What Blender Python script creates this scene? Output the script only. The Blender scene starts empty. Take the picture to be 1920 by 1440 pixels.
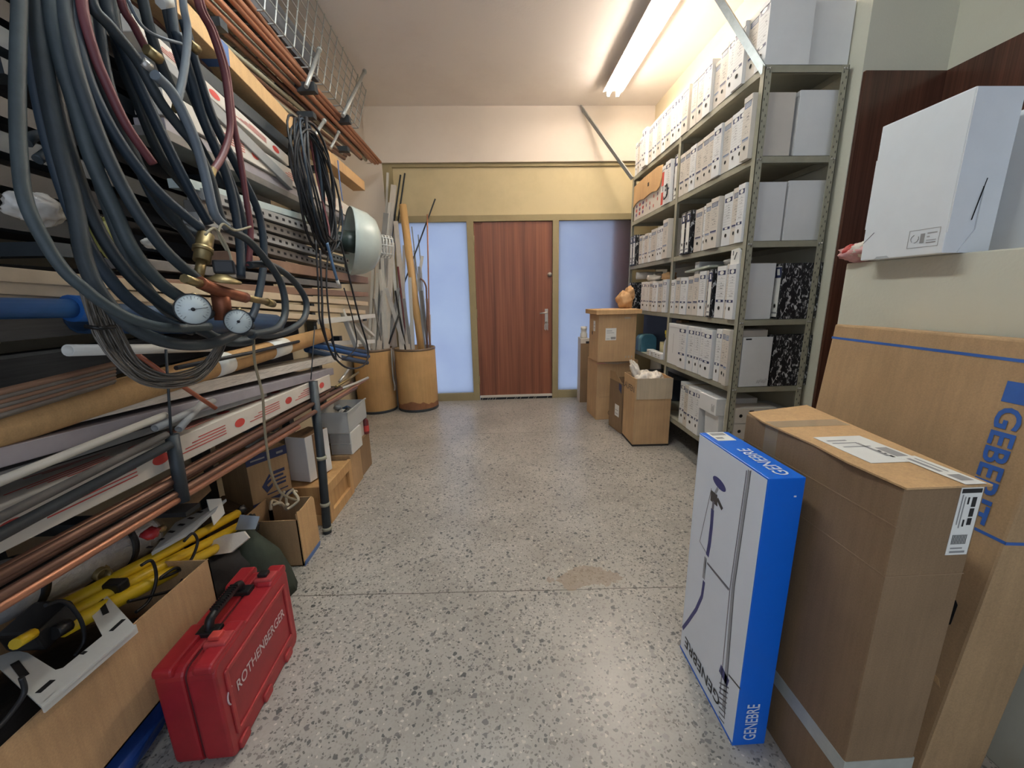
import bpy, bmesh, math, random
from mathutils import Vector, Matrix
random.seed(7)
SC = bpy.context.scene
COL = SC.collection
# ------------------------------------------------------------------ camera, world, exposure
F, PITCH, YAW, ROLL, CAMH = 735.4358, .2228, .0382, -.0207, 1.2507      # focal length in pixels of a 1920 px wide frame
cp, sp, cy, sy, cr, sr = math.cos(PITCH), math.sin(PITCH), math.cos(YAW), math.sin(YAW), math.cos(ROLL), math.sin(ROLL)
FWD = Vector((sy*cp, cy*cp, -sp)); _rt = Vector((cy, -sy, 0)); _up = _rt.cross(FWD)
RT = cr*_rt + sr*_up; UP = -sr*_rt + cr*_up
cam = bpy.data.cameras.new('camera'); cam.sensor_width = 36; cam.lens = F/1920*36; cam.clip_start = .01
cam_o = bpy.data.objects.new('camera', cam); COL.objects.link(cam_o)
cam_o.matrix_world = Matrix(((RT.x, UP.x, -FWD.x, 0), (RT.y, UP.y, -FWD.y, 0), (RT.z, UP.z, -FWD.z, CAMH), (0, 0, 0, 1)))
SC.camera = cam_o
SC.view_settings.view_transform = 'Standard'; SC.view_settings.look = 'None'; SC.view_settings.gamma = 1
SC.view_settings.use_curve_mapping = False
SC.view_settings.exposure = 0.42
world = bpy.data.worlds.new('daylight'); SC.world = world; world.use_nodes = True
bg = world.node_tree.nodes['Background']; bg.inputs[0].default_value = (.60, .74, 1.0, 1); bg.inputs[1].default_value = 0.58
# the shop front behind the camera lets daylight in
al = bpy.data.lights.new('shop_front_daylight', 'AREA'); al.shape = 'RECTANGLE'; al.size = 3.2; al.size_y = 2.4
al.energy = 9; al.color = (.93, .97, 1.0)
alo = bpy.data.objects.new('shop_front_daylight', al); COL.objects.link(alo)
alo.location = (.2, -1.55, 1.7); alo.rotation_euler = (math.radians(90), 0, 0)
TUBE_STRENGTH = 54.0; FILL_TUBE_STRENGTH = 46.0

def at(px, py, **k):
    """the point of the place seen at a pixel, on the plane x=, y= or z="""
    d = FWD + RT*((px-960)/F) - UP*((py-720)/F)
    ax, v = list(k.items())[0]; i = 'xyz'.index(ax); o = Vector((0, 0, CAMH))
    return o + d*((v-o[i])/d[i])

# ------------------------------------------------------------------ materials
def lin(c):
    r = []
    for v in c[:3]:
        v = v/255
        r.append(v/12.92 if v <= .04045 else ((v+.055)/1.055)**2.4)
    return (*r, 1)
class NT:
    def __init__(s, name):
        s.m = bpy.data.materials.new(name); s.m.use_nodes = True; s.t = s.m.node_tree; s.b = s.t.nodes['Principled BSDF']
    def n(s, typ, ins=None, **props):
        nd = s.t.nodes.new(typ)
        for k, v in props.items(): setattr(nd, k, v)
        for k, v in (ins or {}).items():
            if hasattr(v, 'is_output'): s.t.links.new(v, nd.inputs[k])
            else: nd.inputs[k].default_value = v
        return nd
    def set(s, **k):
        for a, v in k.items():
            a = a.replace('_', ' ')
            if hasattr(v, 'is_output'): s.t.links.new(v, s.b.inputs[a])
            else: s.b.inputs[a].default_value = v
    def math(s, op, a, b=0.0):
        return s.n('ShaderNodeMath', {0: a, 1: b}, operation=op).outputs[0]
    def mix(s, f, a, b):
        nd = s.n('ShaderNodeMix', data_type='RGBA')
        for i, v in ((0, f), (6, a), (7, b)):
            if hasattr(v, 'is_output'): s.t.links.new(v, nd.inputs[i])
            else: nd.inputs[i].default_value = v
        return nd.outputs[2]
    def ramp(s, f, stops):
        nd = s.n('ShaderNodeValToRGB', {0: f}); e = nd.color_ramp.elements
        while len(e) < len(stops): e.new(.5)
        for el, (p, c) in zip(e, stops): el.position = p; el.color = c
        return nd.outputs[0]
_mats = {}
def M(name, c=(200, 200, 200), rough=.6, metal=0, var=.12, scale=9, stretch=(1, 1, 1), bump=0, spec=.5, **kw):
    if name in _mats: return _mats[name]
    t = NT(name)
    tc = t.n('ShaderNodeTexCoord').outputs['Object']
    mp = t.n('ShaderNodeMapping', {0: tc, 3: stretch}).outputs[0]
    nz = t.n('ShaderNodeTexNoise', {'Vector': mp, 'Scale': scale, 'Detail': 5.0, 'Roughness': .65})
    c1 = lin(c); a = tuple(v*(1-var) for v in c1[:3])+(1,); b = tuple(min(1, v*(1+var)) for v in c1[:3])+(1,)
    col = t.ramp(nz.outputs[0], [(.3, a), (.7, b)])
    t.set(Base_Color=col, Roughness=rough, Metallic=metal)
    t.b.inputs['Specular IOR Level'].default_value = spec
    if bump:
        bn = t.n('ShaderNodeBump', {'Height': nz.outputs[0], 'Strength': bump, 'Distance': .01})
        t.set(Normal=bn.outputs[0])
    for k, v in kw.items(): t.b.inputs[k.replace('_', ' ')].default_value = v
    _mats[name] = t.m
    return t.m
def card(name, c, seam=1):
    """corrugated cardboard: fibre flecks and faint flute lines"""
    if name in _mats: return _mats[name]
    t = NT(name); tc = t.n('ShaderNodeTexCoord').outputs['Object']
    n1 = t.n('ShaderNodeTexNoise', {'Vector': tc, 'Scale': 260.0, 'Detail': 3.0}).outputs[0]
    n2 = t.n('ShaderNodeTexNoise', {'Vector': tc, 'Scale': 5.0, 'Detail': 4.0}).outputs[0]
    mp = t.n('ShaderNodeMapping', {0: tc, 3: (70, 70, 4)}).outputs[0]
    n3 = t.n('ShaderNodeTexNoise', {'Vector': mp, 'Scale': 1.0, 'Detail': 2.0}).outputs[0]
    f = t.math('ADD', t.math('MULTIPLY', n1, .35), t.math('ADD', t.math('MULTIPLY', n2, .4), t.math('MULTIPLY', n3, .25)))
    c1 = lin(c)
    col = t.ramp(f, [(.35, tuple(v*.80 for v in c1[:3])+(1,)), (.65, tuple(min(1, v*1.16) for v in c1[:3])+(1,))])
    t.set(Base_Color=col, Roughness=.78); t.b.inputs['Specular IOR Level'].default_value = .25
    bn = t.n('ShaderNodeBump', {'Height': n3, 'Strength': .12, 'Distance': .004}); t.set(Normal=bn.outputs[0])
    _mats[name] = t.m
    return t.m
def mat_emit(name, c, s):
    t = NT(name); t.set(Base_Color=(1, 1, 1, 1), Emission_Color=c, Emission_Strength=s); return t.m
def mat_wood(name, c0, c1, rough, sc=(14, 14, .7), band=3.0):
    t = NT(name); tc = t.n('ShaderNodeTexCoord').outputs['Object']
    mp = t.n('ShaderNodeMapping', {0: tc, 3: sc}).outputs[0]
    n1 = t.n('ShaderNodeTexNoise', {'Vector': mp, 'Scale': 1.0, 'Detail': 6.0, 'Distortion': .4}).outputs[0]
    mp2 = t.n('ShaderNodeMapping', {0: tc, 3: (sc[0]*9, sc[1]*9, sc[2]*2)}).outputs[0]
    n2 = t.n('ShaderNodeTexNoise', {'Vector': mp2, 'Scale': 1.0, 'Detail': 3.0}).outputs[0]
    f = t.math('ADD', t.math('MULTIPLY', n1, .62), t.math('MULTIPLY', n2, .38))
    t.set(Base_Color=t.ramp(f, [(.36, lin(c0)), (.64, lin(c1))]), Roughness=rough)
    return t.m
def mat_floor():
    t = NT('terrazzo'); tc = t.n('ShaderNodeTexCoord').outputs['Object']
    wob = t.n('ShaderNodeTexNoise', {'Vector': tc, 'Scale': 70.0, 'Detail': 1.0}).outputs['Color']
    v = t.n('ShaderNodeVectorMath', {0: wob, 1: (.012, .012, 0)}, operation='MULTIPLY').outputs[0]
    p = t.n('ShaderNodeVectorMath', {0: tc, 1: v}, operation='ADD').outputs[0]
    big = t.n('ShaderNodeTexNoise', {'Vector': tc, 'Scale': 2.2, 'Detail': 6.0, 'Roughness': .6}).outputs[0]
    base = t.ramp(big, [(.32, lin((156, 151, 143))), (.55, lin((176, 171, 162))), (.75, lin((192, 186, 176)))])
    fine = t.n('ShaderNodeTexNoise', {'Vector': tc, 'Scale': 130.0, 'Detail': 3.0}).outputs[0]
    base = t.mix(t.math('MULTIPLY', t.math('SUBTRACT', fine, .42), .9), base, lin((140, 134, 122)))
    col = base
    for sc, thr, dens, pal in ((170.0, .44, .50, [(0, (100, 98, 92)), (.35, (128, 124, 116)), (.7, (150, 144, 134)), (.9, (206, 200, 188))]),
                              (96.0, .42, .46, [(0, (92, 92, 90)), (.25, (122, 119, 112)), (.6, (146, 141, 132)), (.82, (198, 192, 180))]),
                              (58.0, .38, .30, [(0, (76, 78, 78)), (.25, (112, 111, 108)), (.6, (150, 146, 138)), (.85, (184, 178, 166))])):
        vo = t.n('ShaderNodeTexVoronoi', {'Vector': p, 'Scale': sc, 'Randomness': 1.0})
        sep = t.n('ShaderNodeSeparateColor', {0: vo.outputs['Color']})
        cc = t.n('ShaderNodeValToRGB', {0: sep.outputs[0]}); cc.color_ramp.interpolation = 'CONSTANT'
        e = cc.color_ramp.elements
        while len(e) < len(pal): e.new(.5)
        for el, (q, c) in zip(e, pal): el.position = q; el.color = lin(c)
        m = t.math('MULTIPLY', t.math('LESS_THAN', vo.outputs['Distance'], t.math('MULTIPLY', sep.outputs[2], thr*1.5)), t.math('LESS_THAN', sep.outputs[1], dens))
        col = t.mix(t.math('MULTIPLY', m, .88), col, cc.outputs[0])
    # slab joint, mortar stain, grime
    sx = t.n('ShaderNodeSeparateXYZ', {0: tc})
    lw = t.n('ShaderNodeTexNoise', {'Vector': tc, 'Scale': 6.0}).outputs[0]
    yy = t.math('ADD', t.math('ADD', sx.outputs[1], t.math('MULTIPLY', sx.outputs[0], .035)), t.math('MULTIPLY', lw, .012))
    d1 = t.math('ABSOLUTE', t.math('SUBTRACT', t.math('MODULO', t.math('ADD', yy, 10.0-1.467+1.0), 2.0), 1.0))
    col = t.mix(t.math('MULTIPLY', t.math('LESS_THAN', d1, .0022), .8), col, lin((70, 62, 54)))
    sn = t.n('ShaderNodeTexNoise', {'Vector': tc, 'Scale': 9.0, 'Detail': 5.0, 'Roughness': .7}).outputs[0]
    ex = t.math('DIVIDE', t.math('SUBTRACT', sx.outputs[0], .37), .20); ey = t.math('DIVIDE', t.math('SUBTRACT', sx.outputs[1], 1.52), .085)
    rr = t.math('ADD', t.math('ADD', t.math('MULTIPLY', ex, ex), t.math('MULTIPLY', ey, ey)), t.math('MULTIPLY', t.math('SUBTRACT', sn, .5), 3.2))
    col = t.mix(t.math('MULTIPLY', t.math('LESS_THAN', rr, .55), .62), col, lin((146, 126, 104)))
    g = t.ramp(t.n('ShaderNodeTexNoise', {'Vector': tc, 'Scale': 3.4, 'Detail': 7.0, 'Roughness': .75}).outputs[0], [(.55, (0, 0, 0, 1)), (.75, (1, 1, 1, 1))])
    col = t.mix(t.math('MULTIPLY', g, .35), col, lin((120, 108, 94)))
    t.set(Base_Color=col, Roughness=t.math('ADD', .27, t.math('MULTIPLY', big, .10)))
    return t.m
def mat_marble():
    t = NT('black_marbled_paper'); tc = t.n('ShaderNodeTexCoord').outputs['Object']
    mp = t.n('ShaderNodeMapping', {0: tc, 3: (60, 60, 32), 2: (0, .5, 0)}).outputs[0]
    n1 = t.n('ShaderNodeTexNoise', {'Vector': mp, 'Scale': 1.0, 'Detail': 4.0, 'Distortion': 1.3}).outputs[0]
    t.set(Base_Color=t.ramp(n1, [(.55, lin((24, 24, 27))), (.66, lin((205, 205, 205)))]), Roughness=.45)
    return t.m
def mat_glass_frost():
    t = NT('frosted_glass'); out = t.t.nodes['Material Output']
    tc = t.n('ShaderNodeTexCoord').outputs['Object']
    nz = t.n('ShaderNodeTexNoise', {'Vector': tc, 'Scale': 2.5, 'Detail': 5.0}).outputs[0]
    c = t.ramp(nz, [(.3, (.83, .85, .92, 1)), (.7, (.90, .92, .96, 1))])
    tr = t.n('ShaderNodeBsdfTranslucent', {'Color': c}); gl = t.n('ShaderNodeBsdfGlossy', {'Color': (1, 1, 1, 1), 'Roughness': .35})
    mx = t.n('ShaderNodeMixShader', {0: .05, 1: tr.outputs[0], 2: gl.outputs[0]})
    t.t.links.new(mx.outputs[0], out.inputs[0]); t.t.nodes.remove(t.b)
    return t.m
def mat_film(name, c, alpha, rough=.2):
    t = NT(name); t.set(Base_Color=lin(c), Roughness=rough, Alpha=alpha); return t.m
def wallpaint(name, c, stain=(120, 108, 85), amt=.25, sc=1.7):
    t = NT(name); tc = t.n('ShaderNodeTexCoord').outputs['Object']
    n1 = t.n('ShaderNodeTexNoise', {'Vector': tc, 'Scale': sc, 'Detail': 7.0, 'Roughness': .7}).outputs[0]
    n2 = t.n('ShaderNodeTexNoise', {'Vector': tc, 'Scale': 90.0, 'Detail': 3.0}).outputs[0]
    f = t.ramp(n1, [(.48, (0, 0, 0, 1)), (.8, (1, 1, 1, 1))])
    t.set(Base_Color=t.mix(t.math('MULTIPLY', f, amt), lin(c), lin(stain)), Roughness=.75)
    bn = t.n('ShaderNodeBump', {'Height': n2, 'Strength': .15, 'Distance': .004}); t.set(Normal=bn.outputs[0])
    return t.m
CARD = card('kraft_cardboard', (178, 146, 108)); CARD_D = card('brown_cardboard', (140, 114, 86)); CARD_K = card('lighter_kraft_cardboard', (198, 162, 120)); CARD_L = card('pale_kraft_cardboard', (200, 162, 116))
CARD_G = card('greyish_cardboard', (190, 172, 146))
WHITE = M('white_card', (226, 226, 224), .6, var=.04, scale=5); WHITE2 = M('off_white_card', (212, 204, 192), .6, var=.05, scale=5)
PAPER = M('paper_label', (236, 234, 226), .5, var=.03)
NAVY = M('navy_print', (52, 60, 96), .5, var=.1); INK = M('black_print', (32, 32, 36), .5); GREYINK = M('grey_print', (150, 148, 146), .6); SLATE = M('slate_blue_print', (92, 104, 132), .5)
HOLE = M('dark_hole', (14, 13, 13), .9); REDINK = M('red_print', (196, 70, 62), .5); BLUEINK = M('blue_print', (58, 102, 176), .55)
GREYMET = M('grey_green_painted_steel', (158, 154, 134), .5, var=.1, scale=14); GALV = M('galvanised_steel', (172, 174, 170), .38, .35, var=.15, scale=30)
DARKMET = M('dark_grey_painted_steel', (56, 62, 66), .5, .2, var=.15); STEEL = M('brushed_steel', (190, 186, 178), .3, .5)
COPPER = M('copper', (186, 132, 104), .42, .6, var=.18, scale=6, stretch=(8, .7, 8)); COPPER_D = M('tarnished_copper', (128, 96, 80), .45, .6, var=.25, scale=6, stretch=(8, .7, 8))
RUBBER = M('blue_black_rubber', (48, 57, 62), .52, var=.2, scale=20); RUBBER_G = M('green_black_rubber', (58, 68, 71), .52, var=.2, scale=20); RUBBER_B = M('blue_rubber', (42, 56, 68), .5, var=.15)
REDRUB = M('red_rubber', (112, 58, 62), .5, var=.15); PALERUB = M('pale_blue_rubber', (112, 122, 130), .5); BLACK = M('black_plastic', (26, 26, 27), .42, var=.2); BLACKRUB = M('black_cable', (30, 31, 34), .5)
BRASS = M('old_brass', (150, 132, 92), .42, .7, var=.2, scale=30); BRONZE = M('reddish_bronze', (150, 92, 66), .45, .6, var=.2, scale=30)
WPLAST = M('white_plastic', (214, 212, 204), .4, var=.05); GPLAST = M('grey_plastic', (150, 150, 148), .45, var=.08); LILAC = M('lilac_grey_profile', (152, 146, 150), .4, var=.1)
BLUEP = M('blue_pipe', (36, 88, 150), .4, var=.15); NAVYP = M('dark_blue_pipe', (40, 66, 96), .45, var=.2); WRAP = M('film_wrapped_profile', (206, 198, 186), .18, var=.12, scale=16, stretch=(2, 1, 6), bump=.5)
CASERED = M('red_case_plastic', (158, 34, 42), .42, var=.14, scale=12); DUSTRED = M('scuffed_red_plastic', (172, 60, 60), .55, var=.2, scale=25)
YELLOW = M('yellow_enamel', (226, 188, 36), .38, var=.08); FOIL = M('silver_foil', (236, 236, 238), .26, .5, var=.1, scale=40, bump=.5)
GREENB = M('dark_green_canvas', (54, 62, 50), .8, var=.25, bump=.4); TANTUBE = card('cardboard_tube', (178, 140, 94)); WOODL = mat_wood('pale_raw_wood', (176, 134, 84), (206, 164, 110), .6, (30, 30, 2))
WOODSTRIP = M('cream_strip', (206, 186, 156), .5, var=.12, scale=8); BROWNSTRIP = M('brown_strip', (134, 104, 84), .5, var=.18); GREYSTRIP = M('grey_strip', (120, 116, 112), .5, .3, var=.2)
BLUEBOX = M('glossy_blue_card', (0, 104, 214), .32, var=.03); FILM = mat_film('clear_film', (225, 225, 222), .45); CLEARP = mat_film('translucent_plastic', (210, 212, 210), .55, .25)
TEAL = M('teal_plastic', (98, 158, 164), .4); PAPERBAG = M('brown_paper_bag', (200, 158, 112), .8, var=.15, bump=.3); PBAG = M('white_plastic_bag', (232, 222, 208), .35, var=.08, bump=.3)
PINKBAG = M('pink_plastic_wrapper', (214, 160, 156), .3, var=.15, scale=30); MARBLE = mat_marble(); FIBRE = card('fibre_drum', (178, 142, 96)); MIDBLUE = M('blue_tool_plastic', (34, 74, 150), .4, var=.3)

# ------------------------------------------------------------------ mesh helpers
class MB:
    def __init__(s): s.v = []; s.f = []; s.mi = []; s.sm = []
    def add(s, vs, fs, m=0, sm=False):
        b = len(s.v); s.v += [Vector(v) for v in vs]
        for f in fs: s.f.append([i+b for i in f]); s.mi.append(m); s.sm.append(sm)
        return s
    def box(s, a, b, m=0, X=None):
        vs = [Vector((x, y, z)) for z in (a[2], b[2]) for y in (a[1], b[1]) for x in (a[0], b[0])]
        if X is not None: vs = [X @ v for v in vs]
        return s.add(vs, [(0, 2, 3, 1), (4, 5, 7, 6), (0, 1, 5, 4), (2, 6, 7, 3), (0, 4, 6, 2), (1, 3, 7, 5)], m)
    def hexa(s, bot, top, m=0):
        vs = list(bot)+list(top)
        return s.add(vs, [(3, 2, 1, 0), (4, 5, 6, 7), (0, 1, 5, 4), (1, 2, 6, 5), (2, 3, 7, 6), (3, 0, 4, 7)], m)
    def quad(s, a, b, c, d, m=0): return s.add([a, b, c, d], [(0, 1, 2, 3)], m)
    def tube(s, pts, r, n=8, m=0, close=False, caps=True):
        pts = [Vector(p) for p in pts]; N = len(pts)
        rs = r if isinstance(r, (list, tuple)) else [r]*N
        tg = []
        for i in range(N):
            a = pts[i-1] if (i or close) else pts[0]; b = pts[(i+1) % N] if (i < N-1 or close) else pts[-1]
            d = (b-a); tg.append(d.normalized() if d.length > 1e-9 else Vector((0, 0, 1)))
        ref = Vector((0, 0, 1)) if abs(tg[0].z) < .9 else Vector((1, 0, 0))
        nrm = tg[0].cross(ref).normalized(); vs = []
        for i in range(N):
            nrm = (nrm - tg[i]*nrm.dot(tg[i])); nrm = nrm.normalized() if nrm.length > 1e-6 else tg[i].orthogonal().normalized()
            bn = tg[i].cross(nrm)
            for k in range(n):
                a = 2*math.pi*k/n; vs.append(pts[i] + (nrm*math.cos(a)+bn*math.sin(a))*rs[i])
        fs = []
        for i in range(N if close else N-1):
            j = (i+1) % N
            for k in range(n): fs.append((i*n+k, i*n+(k+1) % n, j*n+(k+1) % n, j*n+k))
        s.add(vs, fs, m, True)
        if caps and not close:
            b = len(s.v)-len(vs)
            s.f.append([b+k for k in range(n)][::-1]); s.mi.append(m); s.sm.append(False)
            s.f.append([b+(N-1)*n+k for k in range(n)]); s.mi.append(m); s.sm.append(False)
        return s
    def hollow(s, p0, p1, r, wall, n=14, m=0):
        """a pipe with open ends"""
        p0, p1 = Vector(p0), Vector(p1); t = (p1-p0).normalized(); u = t.orthogonal().normalized(); w = t.cross(u); vs = []
        for P, R in ((p0, r), (p1, r), (p1, r-wall), (p0, r-wall)):
            for k in range(n): a = 2*math.pi*k/n; vs.append(P+(u*math.cos(a)+w*math.sin(a))*R)
        fs = [(i*n+k, i*n+(k+1) % n, ((i+1) % 4)*n+(k+1) % n, ((i+1) % 4)*n+k) for i in range(4) for k in range(n)]
        return s.add(vs, fs, m, True)
    def lathe(s, prof, X=None, n=24, m=0, caps=True):
        vs = []
        for r, z in prof:
            for k in range(n):
                a = 2*math.pi*k/n; v = Vector((r*math.cos(a), r*math.sin(a), z)); vs.append(X @ v if X is not None else v)
        L = len(prof); fs = [(i*n+k, i*n+(k+1) % n, (i+1)*n+(k+1) % n, (i+1)*n+k) for i in range(L-1) for k in range(n)]
        if caps: fs += [tuple(range(n))[::-1], tuple((L-1)*n+k for k in range(n))]
        return s.add(vs, fs, m, True)
    def beam(s, p0, p1, w, h, m=0, up=(0, 0, 1)):
        p0, p1 = Vector(p0), Vector(p1); t = (p1-p0).normalized(); side = t.cross(Vector(up)).normalized(); u = side.cross(t)
        q = [side*(-w/2)-u*(h/2), side*(w/2)-u*(h/2), side*(w/2)+u*(h/2), side*(-w/2)+u*(h/2)]
        return s.hexa([p0+a for a in q], [p1+a for a in q], m)
    def prism(s, poly, o, ax, ay, az, m=0):
        """polygon (2-D) in the plane o,ax,ay pushed along az"""
        o, ax, ay, az = Vector(o), Vector(ax), Vector(ay), Vector(az); n = len(poly)
        vs = [o+ax*a+ay*b for a, b in poly]; vs += [v+az for v in vs]
        return s.add(vs, [tuple(range(n))[::-1], tuple(range(n, 2*n))]+[(i, (i+1) % n, n+(i+1) % n, n+i) for i in range(n)], m)
    def blob(s, c, rad, n=12, k=7, amp=.15, seed=0, m=0, X=None, crumple=0):
        rnd = random.Random(seed); ph = [rnd.uniform(0, 6.28) for _ in range(8)]; vs = []
        if crumple: n, k = 34, 20
        for i in range(k+1):
            th = math.pi*i/k
            for j in range(n):
                a = 2*math.pi*j/n
                f = 1+amp*(math.sin(3*a+ph[0]+2*th)+.7*math.sin(5*a+ph[1]-3*th)+.6*math.sin(7*th+ph[2]+2*a))
                if crumple: f += crumple*math.sin(th)*(abs(math.sin(5*a+3*th+ph[3]))+abs(math.sin(8*a-5*th+ph[4]))+.7*abs(math.sin(13*a+9*th+ph[5]))-1.7)+crumple*.5*rnd.uniform(-.25, .25)*math.sin(th)
                v = Vector((rad[0]*math.sin(th)*math.cos(a)*f, rad[1]*math.sin(th)*math.sin(a)*f, rad[2]*math.cos(th)*f))
                vs.append((X @ v if X is not None else v)+Vector(c))
        return s.add(vs, [(i*n+j, (i+1)*n+j, (i+1)*n+(j+1) % n, i*n+(j+1) % n) for i in range(k) for j in range(n)], m, True)
def mesh(mb, name, mats, inv=None, bev=0):
    me = bpy.data.meshes.new(name)
    me.from_pydata([(inv @ v) if inv is not None else v for v in mb.v], [], mb.f)
    for m in (mats if isinstance(mats, (list, tuple)) else [mats]): me.materials.append(m)
    me.polygons.foreach_set('material_index', mb.mi); me.polygons.foreach_set('use_smooth', mb.sm)
    bm = bmesh.new(); bm.from_mesh(me)
    bmesh.ops.recalc_face_normals(bm, faces=bm.faces)
    if bev: bmesh.ops.bevel(bm, geom=[e for e in bm.edges if len(e.link_faces) == 2 and e.calc_face_angle(0) > .6], offset=bev, segments=2, affect='EDGES', profile=.6, clamp_overlap=True)
    bm.to_mesh(me); bm.free()
    return me
def props(o, label=None, cat=None, group=None, kind=None):
    for k, v in (('label', label), ('category', cat), ('group', group), ('kind', kind)):
        if v: o[k] = v
    return o
def thing(name, label, cat, loc=(0, 0, 0), rz=0, group=None):
    o = bpy.data.objects.new(name, None); COL.objects.link(o); o.empty_display_size = .05
    o.matrix_world = Matrix.Translation(loc) @ Matrix.Rotation(rz, 4, 'Z')
    return props(o, label, cat, group)
def part(name, mb, mats, par, local=False, bev=0, label=None, kind=None):
    """a child; its mesh is given in world coordinates unless local"""
    w = Matrix.Identity(4); q = par
    chain = []
    while q is not None: chain.append(q.matrix_basis.copy()); q = q.parent
    for m_ in reversed(chain): w = w @ m_
    o = bpy.data.objects.new(name, mesh(mb, name, mats, None if local else w.inverted(), bev)); COL.objects.link(o); o.parent = par
    return props(o, label, kind=kind)
def solo(name, mb, mats, label, cat, group=None, kind=None, bev=0):
    """a top-level thing that is one mesh, its origin at its base"""
    c = Vector([(min(v[i] for v in mb.v)+max(v[i] for v in mb.v))/2 for i in range(3)]); c.z = min(v.z for v in mb.v)
    o = bpy.data.objects.new(name, mesh(mb, name, mats, Matrix.Translation(-c), bev)); COL.objects.link(o); o.location = c
    return props(o, label, cat, group, kind)
def struct(name, mb, mats, bev=0):
    o = bpy.data.objects.new(name, mesh(mb, name, mats, None, bev)); COL.objects.link(o); o['kind'] = 'structure'; return o
def lettering(body, name, par, mat, o, dx, up, width=None, height=None, off=.0006, bold=0.0):
    """flat lettering: o = lower left corner, dx / up = reading and letter-top directions (world)"""
    cu = bpy.data.curves.new(name, 'FONT'); cu.body = body; cu.size = 1; cu.offset = bold; cu.extrude = .0; cu.resolution_u = 3
    tmp = bpy.data.objects.new('tmp', cu); COL.objects.link(tmp)
    me = bpy.data.meshes.new_from_object(tmp.evaluated_get(bpy.context.evaluated_depsgraph_get()))
    bpy.data.objects.remove(tmp); bpy.data.curves.remove(cu)
    xs = [v.co.x for v in me.vertices]; ys = [v.co.y for v in me.vertices]
    w0, h0 = max(xs)-min(xs), max(ys)-min(ys); mnx, mny = min(xs), min(ys)
    sx = (width/w0) if width else height/h0; syy = (height/h0) if height else sx
    dx, up = Vector(dx).normalized(), Vector(up).normalized(); nr = dx.cross(up); o = Vector(o)
    mb = MB(); mb.add([o+dx*((v.co.x-mnx)*sx)+up*((v.co.y-mny)*syy)+nr*off for v in me.vertices], [tuple(p.vertices) for p in me.polygons])
    bpy.data.meshes.remove(me)
    return part(name, mb, mat, par)
def spline(pts, k=5):
    pts = [Vector(p) for p in pts]; out = []
    for i in range(len(pts)-1):
        p0, p1, p2, p3 = pts[max(i-1, 0)], pts[i], pts[i+1], pts[min(i+2, len(pts)-1)]
        for j in range(k):
            t = j/k; out.append(.5*((2*p1)+(p2-p0)*t+(2*p0-5*p1+4*p2-p3)*t*t+(3*p1-p0-3*p2+p3)*t**3))
    return out+[pts[-1]]
ORD = 'first second third fourth fifth sixth seventh eighth ninth tenth eleventh twelfth thirteenth fourteenth fifteenth sixteenth seventeenth eighteenth nineteenth twentieth'.split()
ORD += ['twenty-'+o for o in ORD[:9]]
def rect(mb, o, u, v, a0, a1, b0, b1, m=0, off=None):
    o, u, v = Vector(o), Vector(u), Vector(v)
    if off is not None: o = o+Vector(off)
    return mb.quad(o+u*a0+v*b0, o+u*a1+v*b0, o+u*a1+v*b1, o+u*a0+v*b1, m)
def disc(mb, c, u, v, r, n=12, m=0, ry=None):
    c, u, v = Vector(c), Vector(u).normalized(), Vector(v).normalized(); ry = ry or r
    return mb.add([c+u*(r*math.cos(6.2832*k/n))+v*(ry*math.sin(6.2832*k/n)) for k in range(n)], [tuple(range(n))], m)
XA, YA, ZA = Vector((1, 0, 0)), Vector((0, 1, 0)), Vector((0, 0, 1))
# ------------------------------------------------------------------ the room
P_CREAM = wallpaint('cream_wall_paint', (226, 214, 200), (196, 182, 164), .25); P_CEIL = wallpaint('ceiling_paint', (236, 228, 222), (206, 194, 186), .35, 1.1)
P_OLIVE = wallpaint('yellowed_panel_paint', (206, 190, 150), (168, 154, 116), .4, 2.2); P_FRAME = wallpaint('olive_frame_paint', (158, 144, 108), (124, 110, 80), .4, 3)
P_GREEN = wallpaint('pale_green_wall_paint', (204, 202, 184), (170, 168, 148), .25); P_LEFT = wallpaint('yellow_cream_paint', (216, 202, 172), (170, 156, 126), .3)
PANELWOOD = mat_wood('dark_wood_panel', (64, 40, 31), (98, 62, 47), .24, (16, 16, .8)); DOORWOOD = mat_wood('sapele_door_veneer', (104, 58, 40), (150, 92, 64), .45, (13, 13, .55))
H = 3.184
struct('floor', MB().box((-1.65, -1.6, -.06), (2.45, 4.8, 0)), mat_floor())
struct('ceiling', MB().box((-1.65, -1.6, H), (2.45, 4.8, H+.06)), P_CEIL)
struct('wall_left', MB().box((-1.70, -1.6, 0), (-1.62, 4.8, H)), P_LEFT)
struct('wall_right', MB().box((1.886, 2.20, 0), (1.96, 4.8, H)).box((1.96, 2.20, 0), (2.45, 2.28, H)).box((2.33, -1.6, 0), (2.45, 2.20, H)), P_GREEN)
struct('trim_1', MB().box((1.890, 2.182, 0), (2.33, 2.20, 2.312)).box((2.312, -1.6, 0), (2.33, 2.182, 2.312)), PANELWOOD)          # wood panelling
struct('trim_2', MB().box((1.764, 2.3, 2.76), (1.88, 4.66, H)), P_LEFT)                                                        # bulkhead over the shelving
struct('wall_back', MB().box((-1.62, 4.66, 0), (-1.167, 4.78, 2.652)).box((-1.62, 4.66, 2.652), (-1.32, 4.78, H)), P_CREAM)
struct('trim_3', MB().box((-1.32, 4.645, 2.652), (1.764, 4.78, H)), P_CREAM)                                                     # beam over the partition
struct('trim_4', MB().box((-1.167, 4.70, 2.10), (1.88, 4.76, 2.652)), P_OLIVE)                                                   # panel over the door
fr = MB()
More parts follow.
